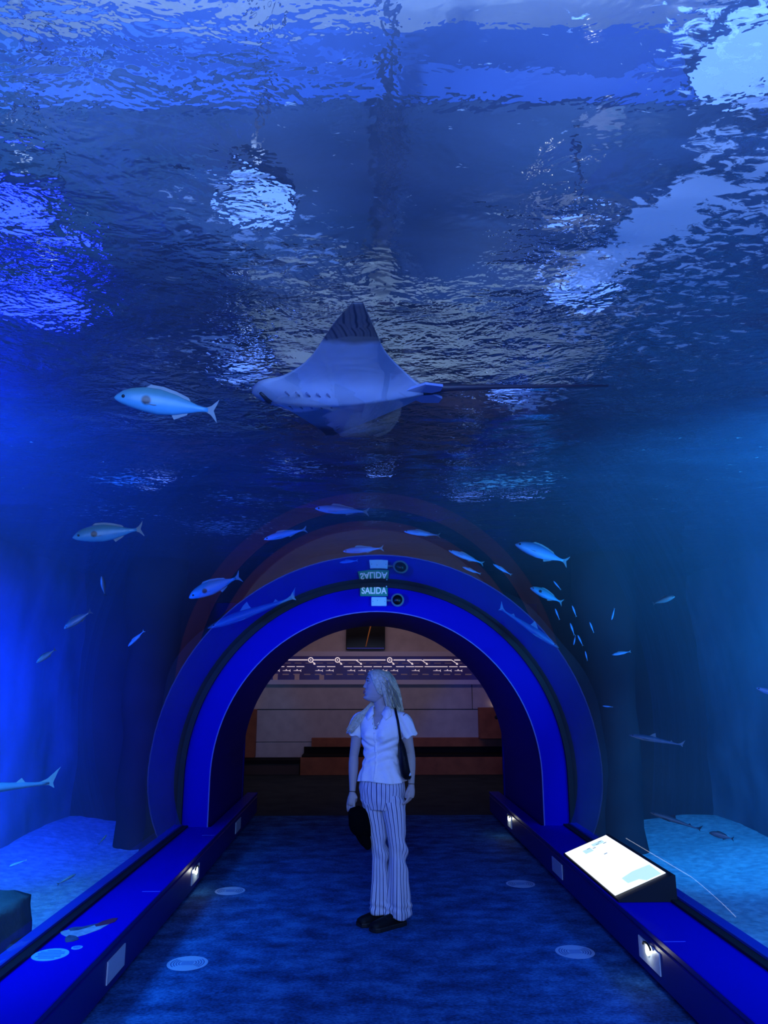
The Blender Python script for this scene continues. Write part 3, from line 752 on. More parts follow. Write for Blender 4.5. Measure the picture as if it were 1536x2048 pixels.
def fish(kind, label, H, T, group=None, skin='silver', roll=0.0, bend=0.0, parts=True, name='fish', cat='fish'):
    H = Vector(H); T = Vector(T); L = (T - H).length
    x = (T - H).normalized(); up = Vector((0, 0, 1)); z = (up - x * up.dot(x)).normalized()
    z = Matrix.Rotation(roll, 3, x) @ z
    y = z.cross(x)
    root = thing(name, label, cat, H, group)
    root.matrix_world = Matrix.Translation(H) @ Matrix((x, y, z)).transposed().to_4x4() @ Matrix.Scale(L, 4)
    # body profile in unit length: (x, top, bottom, half width)
    P = {
        'bream': [(0, .005, .005, .004), (.03, .045, .03, .022), (.08, .085, .05, .042), (.16, .12, .075, .060), (.28, .145, .10, .070), (.42, .145, .115, .066), (.56, .115, .10, .052), (.70, .07, .065, .034), (.80, .035, .035, .018), (.87, .022, .022, .010), (.90, .022, .022, .008)],
        'slim': [(0, .004, .004, .004), (.03, .028, .022, .018), (.10, .055, .045, .034), (.22, .078, .066, .046), (.38, .085, .078, .050), (.55, .070, .066, .040), (.70, .045, .042, .026), (.82, .022, .022, .013), (.90, .016, .016, .008)],
        'shark': [(0, .006, .004, .012), (.05, .024, .018, .036), (.14, .045, .036, .055), (.28, .060, .048, .062), (.42, .056, .044, .054), (.58, .040, .032, .038), (.74, .024, .020, .022), (.86, .013, .013, .011), (.93, .010, .010, .007)]}[kind]
    def by(t): return bend * (t * t - .35 * t)
    n = 22; b = bmesh.new(); rings = []
    for i in range(n + 1):
        t = P[-1][0] * (i / n) ** 1.25
        for k in range(len(P) - 1):
            if P[k][0] <= t <= P[k + 1][0] + 1e-9: break
        q = (t - P[k][0]) / (P[k + 1][0] - P[k][0]); q = q * q * (3 - 2 * q) * .5 + q * .5
        tp, bt, w = [P[k][j] * (1 - q) + P[k + 1][j] * q for j in (1, 2, 3)]
        ring = []
        for s in range(16):
            a = 2 * PI * s / 16
            c, si = math.cos(a), math.sin(a)
            ring.append(Vector((t, by(t) + w * c, (tp if si > 0 else bt) * si)))
        rings.append(ring)
    rings_mesh(b, rings, cap0=True, cap1=True)
    obj('body', b, M[skin], root, True, False)
    fm = M['darkfin'] if skin == 'darkfish' else M['fin']
    def fin(nm, poly, th=.006, plane='xz', off=(0, 0, 0)):
        b = bmesh.new(); A = []; B = []
        for (u, v) in poly:
            for S, s in ((A, -1), (B, 1)):
                if plane == 'xz': p = Vector((u, by(u) + s * th / 2, v))
                else: p = Vector((u, v, s * th / 2))
                S.append(b.verts.new(p + Vector(off)))
        b.faces.new(A); b.faces.new(B[::-1]); m_ = len(poly)
        for k in range(m_): b.faces.new((A[k], B[k], B[(k + 1) % m_], A[(k + 1) % m_]))
        return obj(nm, b, fm, root, False, False)
    e = P[-1][0] - .01
    if kind == 'shark':
        fin('tail_fin', [(e - .06, .008), (e + .0, .03), (1.0, .10), (.985, .075), (.955, .0), (.965, -.035), (.93, -.012), (e - .06, -.008)], .008)
        fin('dorsal_fin', [(.36, .05), (.42, .10), (.47, .125), (.475, .09), (.49, .045)], .010)
        fin('dorsal_fin', [(.72, .02), (.76, .05), (.775, .03), (.785, .018)], .007)
        for s in (-1, 1): fin('pectoral_fin', [(.24, s * .05), (.34, s * .05), (.40, s * .16), (.36, s * .165)], .008, 'xy', (0, 0, -.02))
    else:
        k = 1.0 if kind == 'bream' else .75
        fin('tail_fin', [(e - .02, .018), (.93, .045 * k), (1.0, .12 * k), (.985, .07 * k), (.955, 0), (.985, -.07 * k), (1.0, -.12 * k), (.93, -.045 * k), (e - .02, -.018)], .005)
        if parts:
            h0 = .13 if kind == 'bream' else .07
            fin('dorsal_fin', [(.27, h0), (.33, h0 + .045), (.45, h0 + .040), (.58, h0 + .01), (.70, h0 * .58 + .02), (.74, h0 * .3), (.5, h0 * .5), (.3, h0 * .7)], .006)
            fin('anal_fin', [(.54, -h0 * .6), (.58, -h0 * .85 - .03), (.70, -h0 * .45 - .02), (.72, -h0 * .25)], .006)
            for s in (-1, 1):
                fin('pectoral_fin', [(.24, s * .055), (.27, s * .06), (.40, s * .085), (.38, s * .065)], .006, 'xy', (0, 0, -.025))
    if parts:
        for s in (-1, 1):
            b = bmesh.new()
            ex, ez, ey = {'bream': (.085, .022, .040), 'slim': (.07, .012, .024), 'shark': (.07, .012, .040)}[kind]
            ellipsoid(b, (ex, by(ex) + s * ey, ez), (.017 if kind != 'shark' else .008,) * 3, 12, 8)
            obj('eye', b, M['eye'], root, True, False)
    return root
SCH = 'tiny silver fish by the arch right shoulder'
F = [
 ('bream', 'large pale two-spotted bream swimming just left of the ray', (-0.985, 2.422, 2.546), (-0.651, 2.519, 2.535), 'bream', .25),
 ('bream', 'pale bream with a dark cheek spot, high in the blue water on the left', (-1.471, 3.418, 2.249), (-1.177, 3.507, 2.311), 'bream', .1),
 ('slim', 'bright slim fish under the surface, topmost above the arch', (-0.463, 4.872, 2.732), (-0.1, 4.888, 2.714), 'silver', .3),
 ('slim', 'slim silver fish with its head tipped down, left above the arch beside the topmost one', (-0.847, 5.268, 2.596), (-0.545, 5.284, 2.677), 'silver', .3),
 ('slim', 'slim silver fish right of the arch top, level and alone', (0.172, 5.676, 2.741), (0.453, 5.66, 2.708), 'silver', .3),
 ('slim', 'flat silver fish brushing the outer edge of the arch reflection above the white box', (-0.317, 6.363, 2.701), (0.035, 6.358, 2.732), 'silver', .3),
 ('slim', 'tiny bright fish in front of the reflected arch band, left of the mirrored sign', (-0.366, 6.974, 2.702), (-0.193, 6.974, 2.722), 'silver', .2),
 ('bream', 'yellowish bream swimming down at the left shoulder of the arch', (-1.434, 5.615, 2.216), (-1.065, 5.667, 2.389), 'bream', .2),
 ('shark', 'long slender grey fish following the left curve of the arch', (-1.60, 7.15, 2.10), (-0.77, 7.24, 2.42), 'shark', .2),
 ('slim', 'silver fish heading up left, first of those right of the mirrored loudspeaker', (0.565, 6.129, 2.673), (0.855, 6.109, 2.558), 'silver', .3),
 ('slim', 'small silver fish just under the one right of the mirrored loudspeaker', (0.749, 6.663, 2.617), (0.912, 6.65, 2.548), 'silver', .3),
 ('slim', 'small silver fish between the larger bream and the pair over the arch right shoulder', (0.937, 6.155, 2.565), (1.086, 6.142, 2.468), 'silver', .3),
 ('bream', 'large silvery blue fish with humped back above the right shoulder of the arch', (0.903, 5.053, 2.529), (1.249, 4.993, 2.395), 'silver', .2),
 ('bream', 'silvery bream below the large humped one, at the right shoulder of the arch', (1.208, 6.018, 2.349), (1.458, 5.971, 2.228), 'bream', .2),
 ('slim', 'tiny fish directly above the school at the right shoulder of the arch', (1.419, 6.084, 2.415), (1.475, 6.079, 2.341), 'silver', 0),
 ('slim', SCH + ', topmost left', (1.534, 6.535, 2.235), (1.569, 6.535, 2.135), 'silver', 0),
 ('slim', SCH + ', topmost of the middle pair', (1.574, 6.134, 2.221), (1.606, 6.134, 2.127), 'silver', 0),
 ('slim', SCH + ', third from the top, pointing down', (1.662, 6.543, 2.11), (1.695, 6.542, 2.002), 'silver', 0),
 ('slim', SCH + ', hindmost, tail down, in the dark pillar shadow', (1.758, 6.818, 1.934), (1.778, 6.807, 2.023), 'silver', 0),
 ('slim', SCH + ', slanting in the middle of the shoal', (1.763, 6.689, 2.016), (1.804, 6.683, 1.919), 'silver', 0),
 ('slim', SCH + ', rightmost of the upper ones', (1.733, 6.209, 2.092), (1.764, 6.206, 2.002), 'silver', 0),
 ('slim', SCH + ', lowest of the shoal', (1.865, 6.837, 1.882), (1.881, 6.835, 1.793), 'silver', 0),
 ('slim', SCH + ', farthest right, apart from the shoal', (1.7, 5.548, 2.055), (1.723, 5.532, 2.142), 'silver', 0),
 ('shark', 'long pale blurry fish swimming down the right curve of the arch', (1.69, 7.08, 1.92), (1.14, 7.16, 2.31), 'shark', .2),
 ('shark', 'small grey shark with a pointed snout alone in open water on the right', (1.824, 5.703, 1.227), (2.177, 5.565, 1.162), 'shark', 0),
 ('slim', 'bright blue fish cut off by the right edge of the picture', (1.858, 3.858, 1.575), (2.02, 3.78, 1.515), 'silver', 0),
 ('bream', 'dusky bream swimming in the bright blue water on the left', (-1.777, 4.198, 1.889), (-1.648, 4.238, 1.991), 'darkfish', 0),
 ('bream', 'dusky fish lowest and leftmost in the bright blue water', (-1.935, 4.263, 1.707), (-1.849, 4.296, 1.785), 'darkfish', 0),
 ('slim', 'thin pale fish pointing down beside the dark collar on the left', (-1.767, 5.32, 1.847), (-1.668, 5.343, 1.958), 'silver', 0),
 ('shark', 'bright blue lit shark gliding above the sand at the left edge', (-2.72, 4.38, .985), (-1.95, 4.80, 1.02), 'shark', .0),
 ('slim', 'small dark fish hovering over the sand near the left ledge', (-1.924, 5.126, 0.435), (-2.019, 5.08, 0.386), 'darkfish', 0),
 ('slim', 'tiny dark fish on the sand nearest the left foot of the arch', (-2.007, 5.938, 0.517), (-2.055, 5.911, 0.454), 'darkfish', 0),
 ('slim', 'tiny greenish fish over the sand behind the boulder', (-2.155, 4.691, 0.576), (-2.073, 4.731, 0.602), 'silver', 0),
 ('bream', 'dark fish over the bright sand strip on the right', (2.065, 5.04, 0.672), (2.193, 4.978, 0.647), 'darkfish', 0),
 ('shark', 'long slender dark shape for a fish shadow above the bright sand strip on the right', (1.989, 5.845, 0.667), (2.308, 5.702, 0.57), 'darkfish', 0),  # added dark body in place of a fish's shadow on the sand
 ('slim', 'shiny small fish in the streaks of light right of the school', (1.799, 5.893, 1.813), (1.934, 5.846, 1.838), 'silver', 0),
 ('bream', 'small dark fish under the bright surface on the right', (1.763, 4.527, 2.114), (1.642, 4.58, 2.074), 'darkfish', 0),
 ('bream', 'small dark fish pointing up in the left water above the dusky bream', (-1.606, 4.223, 2.185), (-1.585, 4.244, 2.076), 'darkfish', 0),
 ('slim', 'tiny pale fish in dark water right of the arch, level with the wall seam', (2.069, 7.084, 1.393), (2.16, 7.061, 1.385), 'silver', 0),
]
for kind, lab, H, T, skin, roll in F:
    small = (Vector(H) - Vector(T)).length < .12
    fish(kind, lab, H, T, SCH if lab.startswith(SCH) else None, skin, roll * (1 if H[0] < 0 else -1), random.uniform(-.08, .08), not small,
         name={'bream': 'bream', 'slim': 'fish', 'shark': 'shark' if ('shark' in lab) else 'slender_fish'}[kind])

# ------------------------------------------------------------------ the ray overhead
# plan outline in metres, z about 2.78, seen from below; nose to -x, wing tips to -y and +y
def ray_fish():
    t = thing('bat_ray', 'large ray with dark wing tips and long whip tail gliding overhead', 'ray', (-.25, 2.78, 2.76))
    # spine stations along body: x, y centre, wing front/back limits come from outline; build as grid s (nose-tail) x w (wing tip to wing tip)
    # half outlines: near wing (towards the viewer) and far wing, as leading and trailing edge curves
    nose = Vector((-.585, 2.84)); end = Vector((.135, 2.80))
    tipN = Vector((-.145, 2.235)); tipF = Vector((-.300, 3.40))
    b = bmesh.new()
    def curve(pts, t):
        n = len(pts) - 1; f = min(max(t, 0), 1) * n; i = min(int(f), n - 1); q = f - i
        p0 = pts[max(i - 1, 0)]; p1 = pts[i]; p2 = pts[i + 1]; p3 = pts[min(i + 2, n)]
        return .5 * ((2 * p1) + (p2 - p0) * q + (2 * p0 - 5 * p1 + 4 * p2 - p3) * q * q + (3 * p1 - p0 - 3 * p2 + p3) * q ** 3)
    V = lambda *a: Vector(a)
    leadN = [V(-.585, 2.83), V(-.54, 2.755), V(-.44, 2.70), V(-.335, 2.56), V(-.24, 2.33), V(-.175, 2.225)]
    trailN = [V(.135, 2.80), V(.08, 2.76), V(.02, 2.66), V(-.06, 2.50), V(-.105, 2.34), V(-.140, 2.225)]
    leadF = [V(-.585, 2.83), V(-.56, 2.90), V(-.50, 2.945), V(-.42, 3.08), V(-.34, 3.28), V(-.315, 3.39)]
    trailF = [V(.135, 2.80), V(.10, 2.86), V(.03, 2.96), V(-.10, 3.12), V(-.21, 3.28), V(-.285, 3.39)]
    NW, NS = 18, 30
    top, bot = [], []
    for iw in range(-NW, NW + 1):
        w = abs(iw) / NW
        ld, tr = (leadN, trailN) if iw < 0 else (leadF, trailF)
        a, c = curve(ld, w), curve(tr, w)
        rt, rb = [], []
        for k in range(NS + 1):
            s = k / NS; s2 = .5 - .5 * math.cos(PI * s)
            p = a.lerp(c, s2)
            th = (.055 * math.exp(-(w / .28) ** 2) + .016 * (1 - w)) * math.sin(PI * min(1, s2 * .98 + .01)) ** .6 * (1.15 - .5 * s2)
            lift = (.05 * w * w if iw < 0 else -.02 * w + .0) + (.03 * max(0, w - .6) * (1 if iw < 0 else 2))
            zc = 2.745 + lift
            rt.append(Vector((p.x, p.y, zc + th * .8))); rb.append(Vector((p.x, p.y, zc - th - .006)))
        top.append(rt); bot.append(rb)
    T = [[b.verts.new(p) for p in r] for r in top]; B = [[b.verts.new(p) for p in r] for r in bot]
    for i in range(len(T) - 1):
        for k in range(NS):
            b.faces.new((T[i][k], T[i + 1][k], T[i + 1][k + 1], T[i][k + 1])).material_index = 0
            b.faces.new((B[i][k], B[i][k + 1], B[i + 1][k + 1], B[i + 1][k])).material_index = 0
        b.faces.new((T[i][0], B[i][0], B[i + 1][0], T[i + 1][0])); b.faces.new((T[i][-1], T[i + 1][-1], B[i + 1][-1], B[i][-1]))
    for i in (0, -1):
        for k in range(NS): b.faces.new((T[i][k], T[i][k + 1], B[i][k + 1], B[i][k]))
    bmesh.ops.remove_doubles(b, verts=b.verts, dist=.0006)
    # skin: pale belly, dark upper side and dark wing tips with a real boundary across the wing
    m = bpy.data.materials.new('ray_skin'); m.use_nodes = True; nt = m.node_tree; L = nt.links.new; bs = nt.nodes['Principled BSDF']
    bs.inputs['Roughness'].default_value = .45
    tc = nt.nodes.new('ShaderNodeTexCoord'); sp = nt.nodes.new('ShaderNodeSeparateXYZ'); L(tc.outputs['Object'], sp.inputs[0])
    nz = nt.nodes.new('ShaderNodeTexNoise'); nz.inputs['Scale'].default_value = 9; nz.inputs['Detail'].default_value = 4; L(tc.outputs['Object'], nz.inputs['Vector'])
    ad = nt.nodes.new('ShaderNodeMath'); ad.operation = 'MULTIPLY_ADD'; ad.inputs[1].default_value = .05; L(nz.outputs['Fac'], ad.inputs[0]); L(sp.outputs['Y'], ad.inputs[2])
    r = nt.nodes.new('ShaderNodeValToRGB'); e = r.color_ramp.elements
    mr = nt.nodes.new('ShaderNodeMapRange'); mr.inputs['From Min'].default_value = -.6; mr.inputs['From Max'].default_value = .7; L(ad.outputs[0], mr.inputs[0]); L(mr.outputs[0], r.inputs[0])
    e[0].position = .20; e[0].color = (.008, .012, .03, 1); e[1].position = .86; e[1].color = (.015, .03, .07, 1)
    for pos, c in ((.225, (.26, .34, .55)), (.45, (.50, .60, .85)), (.66, (.38, .46, .70)), (.80, (.20, .26, .45))):
        k = e.new(pos); k.color = (*c, 1)
    mx = nt.nodes.new('ShaderNodeMixRGB'); mx.blend_type = 'MULTIPLY'; mx.inputs[0].default_value = .35; L(r.outputs[0], mx.inputs[1]); L(nz.outputs['Fac'], mx.inputs[2])
    L(mx.outputs[0], bs.inputs['Base Color'])
    obj('body', b, m, t, True)
    dk = mat('ray_dark', (.01, .014, .03), .5, .3)
    b = bmesh.new()
    for s in (-1, 1):
        tube(b, [(-.555, 2.835 + s * .035, 2.733), (-.53, 2.84 + s * .012, 2.724)], [.012, .010], 8)
    tube(b, [(-.545, 2.79, 2.715), (-.515, 2.83, 2.700), (-.535, 2.88, 2.715)], [.006, .014, .006], 10)
    obj('mouth', b, dk, t)
    b = bmesh.new()
    for s in (-1, 1):
        for k in range(5):
            x0 = -.44 + .04 * k; y0 = 2.82 + s * (.075 - .004 * k)
            tube(b, [(x0, y0 - .014, 2.696 + .000), (x0 + .012, y0 + .014, 2.693)], [.004, .003], 6)
    obj('gill_slit', b, mat('ray_gill', (.10, .12, .25), .6), t)
    for s, pts in ((-1, [(.03, -.03), (.10, -.095), (.17, -.075), (.165, -.03), (.13, -.005)]), (1, [(.03, .03), (.10, .10), (.17, .10), (.18, .05), (.14, .01)])):
        b = bmesh.new(); prism(b, [(x, 2.80 + y) for x, y in pts], 'z', 2.722, 2.732); obj('pelvic_fin', b, mat('ray_fin', (.22, .30, .62), .5), t, False)
    b = bmesh.new()
    tube(b, [(.10, 2.80, 2.742), (.20, 2.79, 2.745), (.28, 2.795, 2.75), (.45, 2.81, 2.76), (.65, 2.835, 2.775), (.865, 2.863, 2.79)], [.026, .016, .013, .009, .0075, .005], 8)
    obj('tail', b, mat('ray_tail', (.02, .012, .03), .5), t)
    b = bmesh.new(); ellipsoid(b, (.215, 2.785, 2.752), (.028, .008, .013), 12, 8); obj('dorsal_fin', b, dk, t)
ray_fish()

# ------------------------------------------------------------------ person
PX, PY = 0.0, 5.59
YAW = math.radians(-25)
def RB(v):                                  # body frame (front = -y) to the place, turned a little to her right
    v = Vector(v); c, s = math.cos(YAW), math.sin(YAW)
    return Vector((v.x * c - v.y * s + PX, v.x * s + v.y * c + PY, v.z))
def PW(x, y, z): return Vector((x + PX, y + PY, z))
M['skin'] = mat('skin', (.40, .33, .30), .55, .3)
M['hair'] = mat('blonde_hair', (.42, .38, .25), .45, .4, noise_s=60, noise_c=(.62, .57, .42))
M['hair_dark'] = mat('hair_dark_strands', (.27, .25, .17), .55, .3)
M['shirt'] = mat('white_cotton', (.80, .82, .84), .8, .15, bump=.25, bump_s=35)
M['shoe'] = mat('black_shoe_leather', (.004, .004, .006), .6, .15)
M['sole'] = mat('black_shoe_sole', (.008, .009, .012), .6, .3)
M['bag'] = mat('black_bag_leather', (.003, .003, .005), .6, .15)
M['hat'] = mat('black_cap_cloth', (.002, .002, .003), .95, .03)
M['brass'] = mat('pendant_metal', (.9, .9, .75), .25, .5, .9)
M['lip'] = mat('lips', (.30, .12, .12), .5, .3)
M['brow'] = mat('eyebrow_hair', (.12, .09, .06), .8, .1)
M['eyew'] = mat('eye_white', (.35, .38, .40), .2, .5)
M['iris'] = mat('iris', (.01, .015, .03), .1, .6)

def trousers_mat():
    m = bpy.data.materials.new('striped_trouser_cloth'); m.use_nodes = True; nt = m.node_tree; L = nt.links.new; b = nt.nodes['Principled BSDF']
    b.inputs['Roughness'].default_value = .85; b.inputs['Specular IOR Level'].default_value = .1
    uv = nt.nodes.new('ShaderNodeUVMap'); sp = nt.nodes.new('ShaderNodeSeparateXYZ'); L(uv.outputs[0], sp.inputs[0])
    def stripe(period, width, off):
        a = nt.nodes.new('ShaderNodeMath'); a.operation = 'MULTIPLY_ADD'; a.inputs[1].default_value = 1 / period; a.inputs[2].default_value = off; L(sp.outputs[0], a.inputs[0])
        f = nt.nodes.new('ShaderNodeMath'); f.operation = 'FRACT'; L(a.outputs[0], f.inputs[0])
        c = nt.nodes.new('ShaderNodeMath'); c.operation = 'LESS_THAN'; c.inputs[1].default_value = width; L(f.outputs[0], c.inputs[0])
        return c
    s1 = stripe(.026, .20, 0.0); s2 = stripe(.026, .10, .42)
    m1 = nt.nodes.new('ShaderNodeMixRGB'); m1.inputs[1].default_value = (.56, .58, .68, 1); m1.inputs[2].default_value = (.05, .06, .16, 1); L(s1.outputs[0], m1.inputs[0])
    m2 = nt.nodes.new('ShaderNodeMixRGB'); m2.inputs[2].default_value = (.34, .35, .50, 1); L(m1.outputs[0], m2.inputs[1]); L(s2.outputs[0], m2.inputs[0])
    L(m2.outputs[0], b.inputs['Base Color'])
    return m
M['trousers'] = trousers_mat()

person = thing('person', 'person in white blouse and striped flared trousers standing in the tunnel looking up', 'person', (PX, PY, 0))

# ---- body, one continuous surface
def lerp_tab(T, z):
    if z <= T[0][0]: return T[0][1:]
    for a, b_ in zip(T, T[1:]):
        if z <= b_[0]:
            q = (z - a[0]) / (b_[0] - a[0]); q = q * q * (3 - 2 * q) * .4 + q * .6
            return [u * (1 - q) + v * q for u, v in zip(a[1:], b_[1:])]
    return T[-1][1:]
#  z, cx, cy, rx, ry
TOR = [(.74, 0, .0, .10, .08), (.80, 0, .005, .148, .100), (.88, 0, .006, .158, .108), (.95, 0, .004, .148, .098), (1.03, 0, .0, .122, .082), (1.09, 0, .0, .114, .078),
       (1.16, 0, .0, .124, .084), (1.24, 0, .0, .142, .094), (1.31, 0, .004, .152, .092), (1.36, 0, .010, .158, .078), (1.39, 0, .014, .135, .062), (1.415, 0, .014, .085, .050), (1.44, 0, .010, .050, .046)]
def torso_pt(z, a, off=0.0):
    cx, cy, rx, ry = lerp_tab(TOR, z)
    c, s = math.cos(a), math.sin(a)
    e = .86
    x = cx + (rx + off) * math.copysign(abs(c) ** e, c); y = cy + (ry + off) * math.copysign(abs(s) ** e, s)
    # bust
    for bx in (-.062, .062):
        g = math.exp(-((x - bx) / .048) ** 2 - ((z - 1.245) / .052) ** 2)
        if s < 0: y -= .040 * g
    return Vector((x, y, z))
b = bmesh.new()
zs = [.74 + .7 * k / 46 for k in range(47)]
rings_mesh(b, [[RB(torso_pt(z, 2 * PI * k / 40)) for k in range(40)] for z in zs], cap0=True, cap1=True)
# shoulders balls + arms
SHL, ELL, WRL = PW(.150, -.066, 1.355), PW(.200, -.045, 1.115), PW(.203, -.095, .915)
SHR, ELR, WRR = PW(-.158, .070, 1.355), PW(-.200, .085, 1.085), PW(-.207, .030, .850)
for S, E_, Wr in ((SHL, ELL, WRL), (SHR, ELR, WRR)):
    inn = S.lerp(PW(0, 0, 1.36), .35)
    tube(b, [inn, S, S.lerp(E_, .15), S.lerp(E_, .5), S.lerp(E_, .85), E_, E_.lerp(Wr, .18), E_.lerp(Wr, .45), E_.lerp(Wr, .8), Wr], [.040, .043, .044, .041, .035, .033, .036, .034, .025, .0215], 20)
# hands: palm and five fingers
def hand(Wr, d, side, nrm, curl, spread=.0, thumb_in=.3):
    """Wr wrist, d unit down the hand, side unit towards the thumb, nrm unit out of the palm"""
    d, side, nrm = Vector(d).normalized(), Vector(side).normalized(), Vector(nrm).normalized()
    def at(u, v, w): return Wr + d * u + side * v + nrm * w
    tube(b, [at(-.02, 0, 0), at(.012, 0, 0), at(.04, 0, .0), at(.07, 0, .002), at(.088, -.001, .004)], [.020, .022, .026, .027, .022], 18)
    for v0 in (-.018, .0, .018): tube(b, [at(.03, v0, 0), at(.06, v0 * 1.25, .002), at(.085, v0 * 1.35, .003)], [.013, .0135, .011], 12)
    fl = [(.029, .068), (.010, .077), (-.010, .071), (-.028, .055)]
    for i, (v0, ln) in enumerate(fl):
        p = at(.080, v0, .003); a = curl * (.35 + .06 * i); pts = [at(.055, v0 * .9, .001), p]; rad = [.0098, .0098]
        for q, fr_ in enumerate((.45, .32, .23)):
            a += curl * .55
            st = (d * math.cos(a) + nrm * math.sin(a) + side * (v0 * spread * 8)).normalized() * ln * fr_
            p = p + st; pts.append(p); rad.append((.0092, .0084, .0062)[q])
        tube(b, pts, rad, 12)
        ellipsoid(b, pts[-1], (.0062,) * 3, 10, 8)
    pts = [at(.018, .016, .004), at(.042, .034, .010), at(.065, .040 - thumb_in * .02, .018 + thumb_in * .012), at(.085, .040 - thumb_in * .045, .022 + thumb_in * .02)]
    tube(b, pts, [.014, .0125, .0105, .0075], 12); ellipsoid(b, pts[-1], (.0075,) * 3, 10, 8)
hand(WRL, (-.05, -.10, -1), (-.45, -.85, .05), (-.85, .45, 0), .55)
hand(WRR, (-.16, -.05, -1), (.75, -.6, .1), (.5, .75, .0), .25, .25, .9)
# legs and feet inside the trousers and shoes
HPL, KNL, ANL = RB((.082, .0, .82)), PW(.098, -.03, .46), PW(.120, -.01, .09)
HPR, KNR, ANR = RB((-.082, .0, .82)), PW(-.012, .01, .46), PW(-.018, .05, .09)
for H_, K_, A_ in ((HPL, KNL, ANL), (HPR, KNR, ANR)):
    tube(b, [H_ + Vector((0, 0, .06)), H_, H_.lerp(K_, .5), K_, K_.lerp(A_, .3), K_.lerp(A_, .7), A_, A_ - Vector((0, 0, .06))], [.070, .072, .048, .036, .038, .030, .028, .028], 20)
FTL, FTR = Vector((-.72, -.52, 0)).normalized(), Vector((-.80, -.50, 0)).normalized()
for A_, dr in ((ANL, FTL), (ANR, FTR)):
    tube(b, [A_ + Vector((0, 0, -.03)) - dr * .03, A_ + Vector((0, 0, -.045)) + dr * .03, A_ + Vector((0, 0, -.055)) + dr * .10, A_ + Vector((0, 0, -.06)) + dr * .155], [.030, .033, .030, .018], 14)
# neck and head
HC = PW(-.032, -.005, 1.575)                # head centre
tube(b, [PW(.000, .012, 1.36), PW(-.004, .008, 1.40), PW(-.010, .004, 1.45), PW(-.018, .0, 1.50), PW(-.020, .0, 1.55)], [.056, .050, .045, .046, .045], 24)
hy = math.radians(-80); hp = math.radians(-10)
RH = Matrix.Rotation(hy, 3, 'Z') @ Matrix.Rotation(hp, 3, 'X')
def HD(v): return HC + RH @ Vector(v)       # head frame: face looks to -y, z up, origin mid head
#  z, front, back, half width
HP = [(-.112, .040, .00, .020), (-.106, .068, .015, .032), (-.095, .080, .030, .042), (-.075, .081, .048, .052), (-.050, .082, .070, .060), (-.020, .083, .086, .066),
      (.010, .085, .094, .070), (.030, .088, .097, .072), (.055, .088, .095, .073), (.075, .080, .086, .068), (.092, .062, .068, .054), (.104, .032, .040, .032), (.108, .006, .012, .008)]
def head_pt(z, a, off=0.0):
    fr_, bk, w = lerp_tab(HP, z)
    c, s = math.cos(a), math.sin(a)
    y = (bk if s > 0 else fr_) * math.copysign(abs(s) ** .85, s) + math.copysign(off, s) * abs(s); x = (w + off) * math.copysign(abs(c) ** .9, c)
    if s < 0 and off == 0.0:
        m = math.exp(-(x / .013) ** 2); mw = math.exp(-(x / .026) ** 2)
        nose_ = 0
        if -.030 < z < .030: q = (.030 - z) / .052; nose_ = .024 * min(1, max(0, q)) * (1 if z > -.022 else max(0, (z + .030) / .008))
        y -= nose_ * m
        y -= .007 * mw * (math.exp(-((z + .047) / .0075) ** 2) + math.exp(-((z + .062) / .0075) ** 2))
        y += .006 * mw * math.exp(-((z + .076) / .008) ** 2) + .003 * mw * math.exp(-((z + .0545) / .003) ** 2)
        y -= .010 * mw * math.exp(-((z + .093) / .012) ** 2)
        for ex in (-.031, .031): y += .011 * math.exp(-((x - ex) / .015) ** 2 - ((z - .018) / .012) ** 2)
        y -= .004 * math.exp(-((z - .037) / .009) ** 2) * math.exp(-(x / .05) ** 2)
        for ex in (-.040, .040): y -= .005 * math.exp(-((x - ex) / .018) ** 2 - ((z + .012) / .016) ** 2)
    return Vector((x, y, z))
zs = [-.112 + .22 * k / 60 for k in range(61)]
rings_mesh(b, [[HD(head_pt(z, 2 * PI * k / 72)) for k in range(72)] for z in zs], cap0=True, cap1=True)
for s in (-1, 1):                            # ears
    tube(b, [HD((s * .066, .012, .030)), HD((s * .076, .020, .034)), HD((s * .080, .024, .015)), HD((s * .076, .018, -.008)), HD((s * .068, .010, -.018))], [.007, .009, .008, .008, .006], 10)
for v in b.verts: v.co = v.co
body = obj('body', b, M['skin'], person, True)
md = body.modifiers.new('remesh', 'REMESH'); md.mode = 'VOXEL'; md.voxel_size = .0032; md.use_smooth_shade = True
md = body.modifiers.new('smooth', 'SMOOTH'); md.factor = .5; md.iterations = 3
for s in (-1, 1):
    b = bmesh.new(); c = HD((s * .031, -.0735, .0175)); ellipsoid(b, c, (.0115, .0115, .0085), 14, 10, RH); e_ = obj('eye', b, M['eyew'], person, True)
    b = bmesh.new(); ellipsoid(b, HD((s * .031, -.082, .0185)), (.0048, .003, .0048), 12, 8, RH); obj('iris', b, M['iris'], e_, True)
    b = bmesh.new(); tube(b, [HD((s * .019, -.086, .0235)), HD((s * .031, -.087, .0285)), HD((s * .043, -.080, .0225))], [.0015, .0026, .0012], 8); obj('eyelid', b, M['brow'], e_, True)
    b = bmesh.new(); tube(b, [HD((s * .014, -.0905, .040)), HD((s * .030, -.0905, .045)), HD((s * .047, -.078, .040))], [.002, .0035, .0012], 8); obj('eyebrow', b, M['brow'], person, True)
b = bmesh.new()
tube(b, [HD((-.022, -.083, -.053)), HD((-.008, -.0915, -.0475)), HD((0, -.0925, -.0495)), HD((.008, -.0915, -.0475)), HD((.022, -.083, -.053))], [.001, .0042, .0045, .0042, .001], 10)
tube(b, [HD((-.020, -.083, -.056)), HD((0, -.092, -.061)), HD((.020, -.083, -.056))], [.001, .005, .001], 10)
obj('lips', b, M['lip'], person, True)

